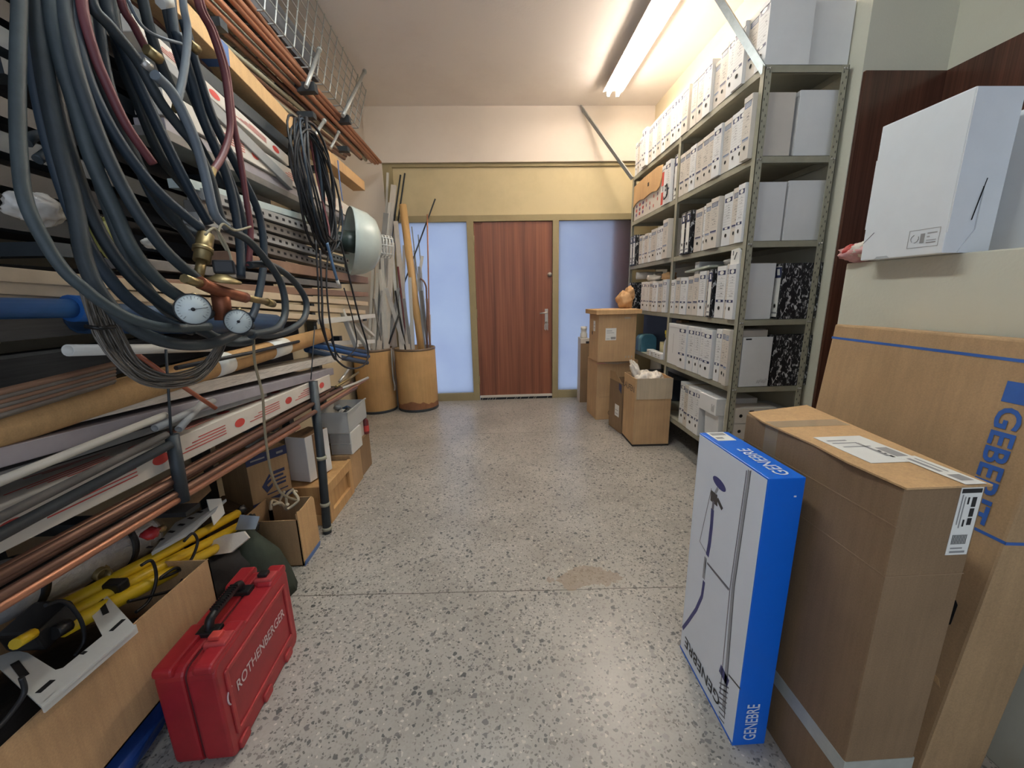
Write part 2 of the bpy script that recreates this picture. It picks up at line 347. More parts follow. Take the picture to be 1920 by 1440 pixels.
for a, b in (((-1.167, 4.675, 0), (-1.065, 4.76, 2.652)), ((-1.065, 4.675, 2.615), (1.88, 4.76, 2.652)), ((-1.065, 4.672, 2.058), (1.88, 4.76, 2.125)),
             ((-.293, 4.672, 0), (-.2176, 4.76, 2.06)), ((.6736, 4.672, 0), (.745, 4.76, 2.06)), ((-1.065, 4.675, 0), (-.293, 4.76, .092)), ((.745, 4.675, 0), (1.88, 4.76, .092)), ((1.60, 4.675, .09), (1.88, 4.76, 2.06))):
    fr.box(a, b)
struct('trim_5', fr, P_FRAME, .004)
FG = mat_glass_frost()
struct('window_1', MB().box((-1.065, 4.712, .092), (-.293, 4.722, 2.058)), FG)
struct('window_2', MB().box((.745, 4.712, .092), (1.60, 4.722, 2.058)), FG)
d = struct('door_1', MB().box((-.2156, 4.69, .05), (.6716, 4.735, 2.056)), DOORWOOD, .003)
pl = part('handle_plate', MB().box((.585, 4.681, .90), (.622, 4.69, 1.085)), STEEL, d, bev=.002)
part('lever', MB().tube([(.605, 4.681, 1.045), (.605, 4.645, 1.045), (.595, 4.637, 1.043), (.52, 4.637, 1.035)], .0085, 10), STEEL, pl)
k = MB().lathe([(.013, 0), (.013, .02)], Matrix.Translation((.603, 4.683, .925)) @ Matrix.Rotation(math.pi/2, 4, 'X'), 14)
part('lock_cylinder', k, BRASS, pl)
kk = MB().box((.598, 4.62, .915), (.606, 4.664, .935))
for i in range(4): kk.box((.575+.012*i, 4.655, .845-.01*(i % 2)), (.583+.012*i, 4.658, .905), X=None)
kk.tube([(.603+.018*math.cos(a), 4.657, .905+.018*math.sin(a)) for a in [j*.4488 for j in range(14)]], .0015, 5, close=True)
part('key_bunch', kk, STEEL, pl)
part('upper_lock', MB().lathe([(.026, 0), (.026, .012), (.016, .016), (.016, .03)], Matrix.Translation((.642, 4.69, 1.475)) @ Matrix.Rotation(math.pi/2, 4, 'X'), 18), STEEL, d)
for z in (1.86, 1.05, .25): part('hinge', MB().tube([(-.2176, 4.678, z-.05), (-.2176, 4.678, z+.05)], .008, 8), P_FRAME, d)
part('weather_bar', MB().box((-.21, 4.668, .028), (.672, 4.69, .055)), WHITE2, d, bev=.003)
br = MB(); br.box((-.21, 4.676, .0), (.672, 4.688, .028), 0)
for i in range(26):
    x = -.19+.033*i+random.uniform(-.01, .01)
    if random.random() < .45: br.beam((x, 4.674, .003), (x+.012, 4.674, .024), .003, random.uniform(.006, .014), 1, up=(0, 1, 0))
part('worn_seal', br, [BLACK, WHITE2], d)
dg = MB().prism([(0, 0), (.10, 0), (.088, -.02), (.05, -.032), (.014, -.024)], (-.212, 4.6895, 2.054), XA, ZA, (0, -.0015, 0))
part('chipped_corner', dg, M('bare_wood', (96, 56, 40), .7), d)
# outside, close behind the glass: the reveal of the building beyond
struct('wall_outside', MB().box((1.36, 4.765, 0), (1.9, 5.3, 2.6)), M('brown_red_render', (118, 78, 76), .8))

# ------------------------------------------------------------------ ceiling lamp
def lamp(name, label, x0, y0, y1, em):
    t = thing(name, label, 'ceiling light', (x0, (y0+y1)/2, H))
    part('housing', MB().box((x0-.035, y0, H-.052), (x0+.035, y1, H)), WPLAST, t, bev=.006)
    part('reflector', MB().prism([(-.095, -.062), (-.04, -.05), (.04, -.05), (.095, -.062), (.095, -.066), (.04, -.056), (-.04, -.056), (-.095, -.066)], (x0, y0, H), XA, ZA, (0, y1-y0, 0)), WPLAST, t)
    for dx in (-.045, .045):
        tb = part('tube', MB().tube([(x0+dx, y0+.03, H-.088), (x0+dx, y1-.03, H-.088)], .0165, 14), em, t)
        for yy in (y0+.012, y1-.012):
            part('lamp_holder', MB().box((x0+dx-.014, yy-.014, H-.112), (x0+dx+.014, yy+.014, H-.06)), WPLAST, tb, bev=.003)
    return t
lamp('fluorescent_lamp', 'twin tube fluorescent lamp lit on the ceiling above the shelving', 1.178, 2.72, 4.22, mat_emit('warm_tube_glow', (1.0, .87, .74, 1), TUBE_STRENGTH))
lamp('fluorescent_lamp', 'added twin tube fill lamp, unseen on the ceiling above the camera', -.25, .85, 2.35, mat_emit('fill_tube_glow', (.92, .99, 1.0, 1), FILL_TUBE_STRENGTH))  # unseen lamp, added to brighten the near right side

# ------------------------------------------------------------------ shelving on the right
XS, XE = 1.4166, 1.862; PY = (2.2557, 3.2191, 4.2314); SZ = (2.3384, 1.9147, 1.4829, 1.0455, .642, .205); LIP = .036
rack = thing('shelving_unit', 'grey painted metal shelving unit full of archive boxes along the right wall', 'shelves', (1.64, 3.24, 0))
for yi, y in enumerate(PY):
    for x, sx in ((XS, 1), (XE, -1)):
        p = MB(); sgn = 1 if yi == 0 else -1
        p.box((min(x, x+sx*.003), min(y, y+sgn*.036), 0), (max(x, x+sx*.003), max(y, y+sgn*.036), 2.373))
        p.box((min(x, x+sx*.036), min(y, y+sgn*.003), 0), (max(x, x+sx*.036), max(y, y+sgn*.003), 2.373))
        for i in range(46):                                      # slotted holes
            z = .06+i*.05
            for q in (.011, .026):
                p.box((x+sx*(q-.0025), y-sgn*.0005, z+(0 if q < .02 else .025)), (x+sx*(q+.0025), y+sgn*.0002, z+.012+(0 if q < .02 else .025)), 1)
        part('upright', p, [GREYMET, M('slot_shadow_grey', (84, 82, 74), .8)], rack)
for zi, z in enumerate(SZ):
    for b in range(2):
        y0, y1 = PY[b]+.004, PY[b+1]-.004
        s_ = MB(); x0, x1 = XS+.004, XE-.004
        s_.box((x0, y0, z+LIP-.002), (x1, y1, z+LIP)); s_.box((x0, y0, z), (x0+.002, y1, z+LIP)); s_.box((x1-.002, y0, z), (x1, y1, z+LIP))
        s_.box((x0, y0, z), (x1, y0+.002, z+LIP)); s_.box((x0, y1-.002, z), (x1, y1, z+LIP)); s_.box((x0, y0, z), (x0+.014, y1, z+.002)); s_.box((x0, y0, z), (x1, y0+.014, z+.002))
        part('shelf', s_, GREYMET, rack, bev=0)
    for x, sx in ((XS, 1), (XE, -1)):
        b_ = MB()
        for q in (.012, .026): b_.lathe([(.0055, 0), (.0055, .004)], Matrix.Translation((x+sx*q, PY[0]-.0005, z+.018)) @ Matrix.Rotation(math.pi/2, 4, 'X'), 6)
        part('bolt', b_, STEEL, rack)
def brace(p0, p1):
    m = MB().beam(p0, p1, .036, .003); p0, p1 = Vector(p0), Vector(p1); t = (p1-p0).normalized(); sd = t.cross(ZA).normalized(); u = sd.cross(t)
    m.beam(p0+sd*.018-u*.018, p1+sd*.018-u*.018, .003, .036); part('ceiling_brace', m, GALV, rack)
brace((1.417, 2.25, 2.36), (1.417-.28*1.012, 2.25+.40*1.012, 3.18)); brace((1.405, 4.20, 2.37), (.968, 4.63, 3.18))

BH, BD, BW = .315, .232, .09
def face(mb, a0, a1, b0, b1, m, k=0):         # on the front of a box at x = 0: a across (fraction of width, from the near side), b up
    mb.quad((-.0006-k*.0004, BW*a0, b0), (-.0006-k*.0004, BW*a1, b0), (-.0006-k*.0004, BW*a1, b1), (-.0006-k*.0004, BW*a0, b1), m)
def print_mesh(kind, seed):
    r = random.Random(seed); mb = MB()
    if kind in 'oxg':
        if kind == 'x':
            face(mb, .10, .90, .262, .288, 0); disc(mb, (-.0012, BW*.5, .275), YA, ZA, BW*.24, 14, 2, .0115); face(mb, .10, .9, .098, .113, 0); disc(mb, (-.0012, BW*.5, .1055), YA, ZA, BW*.18, 12, 2, .006)
        else:
            face(mb, .14, .88, .258, .29, 1 if kind == 'o' else 3)
            for j in range(3): face(mb, .2, .8, .264+.008*j, .2665+.008*j, 2, 1)
            face(mb, .12, .86, .100, .110, 0 if kind == 'o' else 3); face(mb, .12, .86, .094, .0965, 3)
        for j in range(8):
            z = .13+.0155*j; face(mb, .1, .9, z, z+.0009, 4)
            if r.random() < .75:
                a = r.uniform(.15, .4); b = a+r.uniform(.2, .45)
                for q in range(int((b-a)/.05)):
                    if r.random() < .8: face(mb, a+q*.05, a+q*.05+.035, z+.003+r.uniform(0, .002), z+.005+r.uniform(0, .004), 5, 1)
    elif kind == 'b': face(mb, .48, .50, .09, .24, 4)
    elif kind == 'l':
        face(mb, .16, .84, .012, .30, 2); face(mb, .16, .84, .235, .295, 0, 1); mb.add([(-.0016, BW*.3, .25), (-.0016, BW*.62, .25), (-.0016, BW*.7, .285), (-.0016, BW*.4, .285)], [(0, 1, 2, 3)], 2)
        face(mb, .16, .84, .012, .05, 2, 1); face(mb, .2, .8, .03, .04, 4, 2)
    return mesh(mb, 'spine_print', [NAVY, SLATE, PAPER, M('faded_blue_print', (120, 134, 160), .6), GREYINK, INK])
_cache = {}
def cached(key, f):
    if key not in _cache: _cache[key] = f()
    return _cache[key]
def child(name, me, par):
    o = bpy.data.objects.new(name, me); COL.objects.link(o); o.parent = par; return o
def body_mesh(kind):
    mb = MB()
    if kind == 'l':
        mb.box((.004, 0, 0), (BD, .004, BH)).box((.004, BW-.004, 0), (BD, BW, BH)).box((0, 0, 0), (.004, BW, BH)).box((.01, .006, .006), (BD-.012, BW-.006, BH-.012), 1)
        return mesh(mb, 'cover', [MARBLE, PAPER])
    c = {'o': WHITE2, 'x': WHITE, 'g': WHITE2, 'b': WHITE}[kind]
    mb.box((0, 0, 0), (BD, BW, BH)); mb.box((-.0025, .002, BH-.028), (0, BW-.002, BH-.0005))       # tuck-in lid flap
    return mesh(mb, 'carton', c, None, .0015)
def hole_mesh(kind):
    mb = MB(); z = .062 if kind != 'l' else .075
    disc(mb, (-.0012, BW*.5, z), YA, ZA, .0115, 14, 0)
    mb.tube([(-.001, BW*.5+.0125*math.cos(a), z+.0125*math.sin(a)) for a in [i*.4488 for i in range(14)]], .0012 if kind != 'l' else .0022, 5, 1, close=True)
    return mesh(mb, 'finger_hole', [HOLE, STEEL if kind == 'l' else WHITE2])
KN = {'o': 'white archive box headed blue', 'x': 'white archive box headed dark oval', 'g': 'white archive box headed faded blue', 'b': 'plain white archive box', 'l': 'black marbled binder with white spine'}
def abox(kind, y0, y1, zs, label, group, x=XS-.004, h=BH, rear=False, tilt=0):
    t = thing('archive_box' if kind != 'l' else 'lever_arch_binder', label, 'box' if kind != 'l' else 'binder', (x, y0, zs), 0, group)
    t.scale = (1, (y1-y0)/BW, h/BH); t.rotation_euler.x = tilt
    child('carton' if kind != 'l' else 'cover', cached('b'+kind, lambda: body_mesh(kind)), t)
    if kind == 'b' and rear: return t
    child('spine_print', cached('p'+kind+str(int(y0*37) % 4), lambda: print_mesh(kind, int(y0*100))), t)
    if kind != 'b': child('finger_hole', cached('h'+kind, lambda: hole_mesh(kind)), t)
    return t
SURF = [z+LIP+.0006 for z in SZ]
SN = ['top shelf', 'second-highest shelf', 'third-highest shelf', 'fourth-highest shelf', 'fifth-highest shelf', 'lowest shelf']
def row(si, bay, items, grp):
    """items nearest first: (kind, y0, y1, x offset, height)"""
    for i, (kd, y0, y1, dx, h) in enumerate(items):
        if si: y0 = max(y0, 2.294); y1 = min(y1, 3.181) if bay == 0 else y1
        where = f'{ORD[i]} {"from near end" if bay == 0 else "beyond middle post"}'
        abox(kd, y0+.0012, y1-.0012, SURF[si], f'{KN[kd]}, {where} on {SN[si]}', grp, XS-.004+dx, h)
ys1 = [2.263, 2.352, 2.442, 2.548, 2.621, 2.709, 2.793, 2.888, 2.978, 3.062]
row(0, 0, [(k_, ys1[i], ys1[i+1], dx, h) for i, (k_, dx, h) in enumerate([('x', .003, .3), ('o', .01, .3), ('x', -.008, .3), ('x', .004, .3), ('o', .006, .3), ('g', .02, .265), ('x', 0, .3), ('o', .005, .3), ('g', .004, .3)])], 'archive boxes on the top shelf')
ys2 = [3.095, 3.192, 3.281, 3.375, 3.47, 3.56, 3.655, 3.75, 3.845, 3.945, 4.01, 4.07, 4.135, 4.20]
row(0, 1, [(k_, ys2[i], ys2[i+1], dx, h) for i, (k_, dx, h) in enumerate([('g', 0, .3), ('x', .004, .3), ('x', 0, .3), ('g', 0, .3), ('x', .004, .305), ('g', 0, .3), ('x', .002, .3), ('o', .004, .3), ('x', -.02, .31), ('x', 0, .29), ('x', .006, .29), ('o', .008, .29), ('x', .01, .29)])], 'archive boxes on the top shelf')
ys = [2.285, 2.37, 2.44, 2.515, 2.60, 2.69, 2.76, 2.845, 2.93, 3.015, 3.10, 3.19]
row(1, 0, [(k_, ys[i], ys[i+1], dx, h) for i, (k_, dx, h) in enumerate([('g', -.02, .315), ('x', 0, .29), ('x', .004, .29), ('g', .006, .288), ('x', -.008, .29), ('g', 0, .287), ('o', .006, .29), ('o', .006, .288), ('x', .004, .29), ('o', .008, .288), ('o', .008, .288)])], 'archive boxes on the second shelf')
row(2, 0, [('x', 2.275, 2.36, -.01, .312), ('o', 2.362, 2.43, .004, .31), ('x', 2.432, 2.525, .006, .30), ('o', 2.545, 2.64, -.014, .30), ('g', 2.648, 2.72, -.004, .29), ('x', 2.722, 2.765, .008, .285), ('o', 2.767, 2.87, .004, .28), ('l', 2.90, 2.972, -.014, .29), ('l', 2.975, 3.045, -.014, .29), ('x', 3.06, 3.155, .035, .27)], 'boxes and binders on the third shelf')
row(2, 1, [('g', 3.26, 3.36, -.02, .30), ('x', 3.40, 3.47, 0, .27), ('x', 3.47, 3.535, .006, .27), ('g', 3.54, 3.66, .002, .27), ('x', 3.662, 3.73, .01, .255), ('o', 3.735, 3.82, .004, .26), ('x', 3.82, 3.875, .006, .25), ('o', 3.877, 3.96, .004, .26), ('l', 4.02, 4.095, -.012, .285), ('l', 4.10, 4.175, -.012, .285)], 'boxes and binders on the third shelf')
row(3, 0, [('x', 2.285, 2.37, -.014, .318), ('o', 2.372, 2.42, .004, .325), ('x', 2.422, 2.525, .003, .318), ('l', 2.545, 2.60, -.012, .305), ('g', 2.612, 2.66, .01, .30), ('x', 2.66, 2.745, .004, .30), ('o', 2.747, 2.825, .005, .285), ('o', 2.827, 2.905, .005, .275), ('x', 2.908, 3.01, -.002, .27), ('o', 3.03, 3.10, .004, .275), ('x', 3.12, 3.185, .003, .26)], 'boxes and binders on the fourth shelf')
row(3, 1, [('x', 3.27, 3.34, .004, .27), ('o', 3.345, 3.445, .004, .26), ('x', 3.45, 3.55, -.004, .25), ('o', 3.555, 3.64, .004, .265), ('x', 3.645, 3.725, .004, .26), ('x', 3.73, 3.85, .006, .265), ('l', 4.12, 4.19, -.002, .27)], 'boxes and binders on the fourth shelf')
row(4, 0, [('g', 2.27, 2.335, -.016, .338), ('o', 2.338, 2.40, .002, .34), ('x', 2.405, 2.47, .004, .335), ('x', 2.50, 2.605, -.006, .32), ('x', 2.608, 2.665, .005, .325), ('x', 2.668, 2.745, .004, .325), ('x', 2.748, 2.845, .004, .325), ('x', 2.85, 2.975, -.006, .325), ('b', 2.99, 3.19, .006, .325)], 'archive boxes on the fifth shelf')
row(5, 0, [('x', 2.60, 2.665, .004, .33), ('x', 2.668, 2.775, .006, .325), ('o', 2.778, 2.84, .01, .325), ('x', 2.845, 2.93, .02, .33)], 'archive boxes on the lowest shelf')
# second row at the back, seen through the open near end
for si, h, kd in ((0, .30, 'b'), (1, .325, 'b'), (2, .318, 'b')):
    abox(kd, 2.294, 2.385, SURF[si], f'plain white side of a back row archive box on the {SN[si]}', None, 1.648, h, True)
abox('l', 2.262, 2.332, SURF[3], 'black marbled binder on the fourth shelf showing its broad side at the near end', None, 1.648, .315).location.x = 1.652
t = thing('storage_carton', 'white carton with a small grey scribble on its side at the near end, fifth shelf', 'box', (1.53, 2.35, SURF[4]))
part('carton', MB().box((1.46, 2.257, SURF[4]), (1.64, 2.268, SURF[4]+.30)), WHITE, t, bev=.002)
sc = MB(); rr = random.Random(4)
for i in range(9): sc.beam((1.568+i*.007, 2.2565, SURF[4]+.02+rr.random()*.008), (1.573+i*.007, 2.2565, SURF[4]+.04+rr.random()*.01), .0006, .0025, up=(0, 1, 0))
part('scribble', sc, GREYINK, t); part('hand_slot', MB().box((1.475, 2.2565, SURF[4]+.285), (1.51, 2.2572, SURF[4]+.293)), HOLE, t)
abox('l', 2.262, 2.332, SURF[4], 'black marbled binder on the fifth shelf showing its broad side at the near end', None, 1.652, .305)
def lying_box(z, label, x0=1.46, w=.26):
    t = thing('archive_box', label, 'box', (x0+w/2, 2.40, z), 0, None)
    part('carton', MB().box((x0, 2.262, z), (x0+w, 2.372, z+.098)), WHITE2, t, bev=.002)
    f = MB(); f.quad((x0+w*.35, 2.2614, z+.015), (x0+w*.46, 2.2614, z+.015), (x0+w*.46, 2.2614, z+.083), (x0+w*.35, 2.2614, z+.083), 0); f.quad((x0+w*.8, 2.2614, z+.012), (x0+w*.92, 2.2614, z+.012), (x0+w*.92, 2.2614, z+.086), (x0+w*.8, 2.2614, z+.086), 0)
    for q in (.405, .86): disc(f, (x0+w*q, 2.261, z+.05), XA, ZA, .010, 12, 1, .02)
    part('spine_print', f, [INK, PAPER], t); h_ = MB(); disc(h_, (x0+w*.15, 2.2612, z+.05), XA, ZA, .011, 14); part('finger_hole', h_, HOLE, t)
for i in range(3): lying_box(SURF[5]+.1005*i, f'white archive box lying flat on the lowest shelf, {("bottom", "middle", "top")[i]} of its stack')
solo('storage_carton', MB().box((1.73, 2.30, SURF[5]), (1.85, 2.52, SURF[5]+.27)), WHITE, 'plain white carton behind the stack of lying boxes on the lowest shelf', 'box', bev=.002)
# lowest shelf: white lidded carton
t = thing('storage_box', 'white lidded storage box at the near end of the lowest shelf', 'box', (1.53, 2.40, SURF[5]))
part('tray', MB().hexa([(1.44, 2.385, SURF[5]), (1.66, 2.385, SURF[5]), (1.66, 2.545, SURF[5]), (1.44, 2.545, SURF[5])], [(1.43, 2.383, SURF[5]+.25), (1.66, 2.383, SURF[5]+.25), (1.66, 2.55, SURF[5]+.25), (1.43, 2.55, SURF[5]+.25)]), WHITE, t, bev=.003)
part('lid', MB().box((1.405, 2.378, SURF[5]+.215), (1.675, 2.592, SURF[5]+.33)), WHITE, t, bev=.004)
m = MB()
for i in range(3): rect(m, (1.4045, 0, SURF[5]), YA, ZA, 2.40+.012*i, 2.406+.012*i, .235, .285-.012*(i % 2))
part('small_print', m, GREYINK, t)
# second shelf, far bay
t = thing('catalogue_carton', 'white carton with purple and red print under a torn tan cover, second shelf far end', 'box', (1.52, 3.8, SURF[1]))
part('carton', MB().box((1.425, 3.505, SURF[1]), (1.60, 4.17, SURF[1]+.30)), WHITE2, t, bev=.003)
part('torn_cover', MB().prism([(4.175, .13), (4.10, .155), (4.0, .165), (3.9, .15), (3.8, .16), (3.7, .165), (3.60, .15), (3.54, .17), (3.50, .24), (3.495, .325), (3.60, .34), (3.9, .338), (4.175, .32)], (1.414, 0, SURF[1]), YA, ZA, (.008, 0, 0)), CARD_L, t)
m = MB()
for i in range(7):
    for j in range(3):
        if (i+j) % 3 or i < 3: disc(m, (1.4235, 4.10-.085*i, SURF[1]+.045+.04*j), YA, ZA, .022 if i < 3 else .010, 8, (i+j) % 2, .016)
part('print', m, [M('purple_print', (110, 86, 122), .6), REDINK], t)
disc_ = MB().box((1.4125, 3.78, SURF[1]+.235), (1.414, 3.81, SURF[1]+.265)); part('stamp', disc_, INK, t)
t = abox('b', 3.42, 3.50, SURF[1], 'white carton with two red bands beside the torn tan cover on the second shelf', None, XS, .305)
m = MB()
for a, b in ((.16, .27), (.01, .11)): face(m, .45, .98, a, b, 0)
for j in range(4): face(m, .55, .75, .118+.01*j, .124+.01*j, 1)
o = bpy.data.objects.new('red_bands', mesh(m, 'red_bands', [REDINK, INK])); COL.objects.link(o); o.parent = t
t = abox('x', 3.322, 3.42, SURF[1], 'white archive box with a curled black strap beside the red banded carton, second shelf', None, XS-.006, .315)
part('curled_strap', MB().tube(spline([(1.409, 3.41, SURF[1]+.14), (1.40, 3.37, SURF[1]+.13), (1.395, 3.34, SURF[1]+.135), (1.398, 3.335, SURF[1]+.06), (1.39, 3.37, SURF[1]+.03), (1.40, 3.40, SURF[1]+.055)]), .005, 6), BLACK, t)
abox('l', 3.225, 3.318, SURF[1], 'black marbled binder beside the middle post on the second shelf', None, XS+.02, .335)
# fourth shelf, far bay: things on and in front of the boxes
z4 = SURF[3]
g = MB().blob((1.285, 3.92, 1.175), (.075, .10, .085), 14, 9, .1, 5, crumple=.12); g.blob((1.325, 3.90, 1.24), (.04, .07, .07), 12, 8, .1, 6, crumple=.14); solo('paper_bag', g, PAPERBAG, 'crumpled brown paper bag lying on the overhanging box lid', 'bag')
rl = MB().hollow((1.45, 4.09, z4+.335), (1.70, 4.05, z4+.335), .036, .022, 16); solo('paper_roll', rl, PAPER, 'white paper roll lying on top at the far end of the fourth shelf', 'roll')
for i, (y, z, s, mt, lb) in enumerate([(3.72, z4+.30, (.07, .09, .03), PBAG, 'crumpled white plastic on the boxes left of the middle post, fourth shelf'), (3.42, z4+.295, (.06, .07, .035), PAPERBAG, 'crumpled beige paper on the boxes close to the middle post, fourth shelf')]):
    solo('crumpled_wrapping', MB().blob((1.50, y, z), s, 12, 7, .2, i+9), mt, lb, 'wrapping')
solo('envelope', MB().prism([(0, 0), (.22, 0), (.22, .012), (0, .012)], (1.43, 2.66, z4+.326), XA, ZA, (0, .34, -.02)), M('pale_green_paper', (190, 194, 180), .7), 'pale envelope lying flat across the box tops on the fourth shelf', 'envelope')
solo('carton_end', MB().box((1.47, 2.87, z4+.285), (1.68, 2.93, z4+.375)), WHITE, 'small white carton lying on the boxes near the middle post, fourth shelf', 'box', bev=.002)
solo('plastic_sleeve', MB().blob((1.50, 2.47, z4+.345), (.07, .10, .024), 12, 6, .12, 3), M('clear_sleeve', (196, 192, 184), .2), 'shiny plastic sleeve on the box tops near the near post, fourth shelf', 'sleeve')
t = thing('folded_paper', 'white folded paper standing on the nearest box tops of the fourth shelf', 'paper', (1.42, 2.33, z4+.32))
part('sheet', MB().prism([(0, 0), (.085, 0), (.085, .082), (.02, .088), (0, .07)], (1.41, 2.30, z4+.3195), YA, ZA, (.012, 0, 0)), PAPER, t)
part('pen_marks', MB().beam((1.4085, 2.325, z4+.385), (1.4085, 2.345, z4+.345), .0006, .006, up=(1, 0, 0)).beam((1.4085, 2.36, z4+.395), (1.4085, 2.36, z4+.37), .0006, .006, up=(1, 0, 0)), INK, t)
# fifth shelf, far bay
z5 = SURF[4]
solo('folder_box', MB().box((1.58, 3.36, z5), (1.85, 4.17, z5+.35)), M('dark_navy_card', (34, 36, 48), .5), 'dark navy box filling the far end of the fifth shelf', 'box', bev=.004)
t = thing('lunch_box', 'teal rounded plastic case with a pale band, fifth shelf far end', 'case', (1.49, 3.86, z5))
def rr2(w, h, r, n=6):
    o = []
    for cx, cz, a0 in ((w/2-r, h-r, 0), (-w/2+r, h-r, 90), (-w/2+.006, .006, 180), (w/2-.006, .006, 270)):
        R_ = r if cz > r*.5 and a0 < 180 else .006
        for k in range(n+1): a = math.radians(a0+90*k/n); o.append((cx+R_*math.cos(a), cz+R_*math.sin(a)))
    return o
part('shell', MB().prism(rr2(.15, .165, .05), (1.50, 3.79, z5), XA, ZA, (0, .15, 0)), M('deep_teal_plastic', (70, 116, 132), .4), t)
part('pale_band', MB().prism(rr2(.156, .169, .052), (1.50, 3.82, z5), XA, ZA, (0, .05, 0)), M('pale_teal_plastic', (126, 176, 176), .4), t)
t = thing('spray_bottle', 'clear bottle with a yellow cap beside the middle post, fifth shelf', 'bottle', (1.47, 3.29, z5))
part('bottle', MB().lathe([(.034, 0), (.036, .01), (.036, .12), (.03, .16), (.016, .19), (.014, .2)], Matrix.Translation((1.47, 3.29, z5)), 16), M('milky_plastic', (196, 198, 204), .3), t)
part('cap', MB().lathe([(.024, .19), (.026, .2), (.026, .235), (.018, .25)], Matrix.Translation((1.47, 3.29, z5)), 14).box((1.455, 3.29, z5+.22), (1.485, 3.335, z5+.25)), M('yellow_plastic', (226, 204, 60), .4), t)
solo('speckled_carton', MB().box((1.55, 3.25, z5), (1.62, 3.34, z5+.335)), M('tan_speckled_card', (150, 126, 96), .6, var=.35, scale=30), 'tan speckled narrow carton behind the yellow capped bottle', 'box', bev=.002)
solo('note_block', MB().box((1.50, 3.45, z5), (1.56, 3.53, z5+.13)), M('cream_card', (220, 212, 170), .6), 'small cream box standing behind the little white cartons, fifth shelf', 'box', bev=.002)
for i, (y, zz) in enumerate(((3.58, .052), (3.49, .05), (3.40, .05), (3.335, .05))):
    t = thing('small_carton', f'little white printed carton on the fifth shelf edge, {ORD[i]} from the far end', 'box', (1.44, y, z5), 0)
    part('carton', MB().box((1.415, y-.036, z5), (1.475, y+.036, z5+zz)), WHITE, t, bev=.002)
    m = MB(); rect(m, (1.4145, y, z5), YA, ZA, -.02, .02, .012, .016); rect(m, (1.4145, y, z5), YA, ZA, -.01, .02, .026, .036); part('small_print', m, GREYINK, t)
solo('desk_tray', MB().box((1.43, 3.52, SURF[5]), (1.80, 4.1, SURF[5]+.2)), M('dark_grey_plastic', (66, 74, 84), .4), 'dark grey plastic tray deep on the far lowest shelf', 'tray', bev=.006)

# ------------------------------------------------------------------ cartons on the floor by the shelving
def obox(name, label, cat, o, w, d, h, rz, mats, group=None, openw=None, bev=.004):
    """carton: o = near left floor corner; local x along w, y along d"""
    t = thing(name, label, cat, o, rz, group)
    b = MB()
    if openw:
        e = .006
        b.box((0, 0, 0), (w, d, e)).box((0, 0, 0), (w, e, h)).box((0, d-e, 0), (w, d, h)).box((0, e, 0), (e, d-e, h)).box((w-e, e, 0), (w, d-e, h))
        part('carton', b, mats, t, True)
    else: part('carton', b.box((0, 0, 0), (w, d, h)), mats, t, True, bev=bev)
    return t
def sticker(t, name, o, u, v, w, h, lines, mat=None):
    m = MB(); o, u, v = Vector(o), Vector(u), Vector(v); n = u.cross(v)
    m.prism([(0, 0), (w, 0), (w, h), (0, h)], o, u, v, n*.0008, 0)
    for a0, a1, b0, b1, k in lines: rect(m, o, u, v, a0*w, a1*w, b0*h, b1*h, k, off=n*.0012)
    return part(name, m, [mat or PAPER, GREYINK, INK, NAVY], t, True)
t = obox('cardboard_box', 'tall kraft box under the lidded box, beside the glass', 'box', (.985, 3.76, 0), .415, .33, .60, math.radians(3), CARD_K)
m = MB(); rect(m, (0, 0, 0), XA, ZA, .03, .40, .235, .237, off=(0, -.0012, 0)); disc(m, (.15, -.0012, .07), XA, ZA, .028, 14, 0); disc(m, (.15, -.0016, .07), XA, ZA, .022, 14, 1); part('care_mark', m, [M('kraft_print', (130, 104, 72), .7), CARD], t, True)
part('pink_strap', MB().box((-.003, -.003, .575), (.25, 0, .583)), PINKBAG, t, True)
part('torn_flap', MB().prism([(0, 0), (.30, 0), (.26, -.018), (.15, -.032), (.04, -.02)], (.05, -.004, .597), XA, ZA, (0, .002, 0)), CARD_G, t, True)
t = obox('cardboard_box', 'kraft box with an overhanging lid on top of the tall kraft box', 'box', (.972, 3.70, .6005), .37, .30, .50, math.radians(3), CARD_K)
part('lid', MB().box((-.035, -.035, .455), (.405, .335, .498)), CARD_L, t, True, bev=.003)
sticker(t, 'label', (.07, -.0002, .21), XA, ZA, .105, .115, [(.1, .6, .75, .8, 1), (.1, .8, .6, .64, 1), (.5, .95, .08, .28, 1), (.1, .4, .1, .14, 1)])
sticker(t, 'label', (-.0002, .16, .29), -YA, ZA, .06, .10, [(.2, .8, .3, .35, 1), (.2, .8, .6, .65, 1)])
hh = MB(); disc(hh, (-.001, .19, .27), -YA, ZA, .014, 12, 0, .022); part('hand_hole', hh, HOLE, t, True)
sm = MB()
for i in range(3): rect(sm, (.27+.03*i, -.001, .035), XA, ZA, 0, .014, 0, .02)
rect(sm, (.25, -.001, .41), XA, ZA, 0, .06, 0, .018); part('pale_print', sm, CARD_G, t, True)
t = obox('slim_carton', 'slim white carton standing against the right glass pane', 'box', (.955, 4.40, 0), .10, .22, .755, math.radians(-4), WHITE2)
part('brown_side', MB().box((.002, -.004, .01), (.098, .0, .70)), CARD_D, t, True); part('dark_tab', MB().box((.06, -.006, .70), (.096, -.002, .725)), INK, t, True)
tb = MB().lathe([(.036, 0), (.04, .006), (.04, .05), (.032, .06), (.032, .095), (.036, .10), (.036, .13)], Matrix.Translation((1.005, 4.47, .7555)), 18)
solo('white_jar', tb, WPLAST, 'white plastic jar on top of the slim white carton', 'jar')
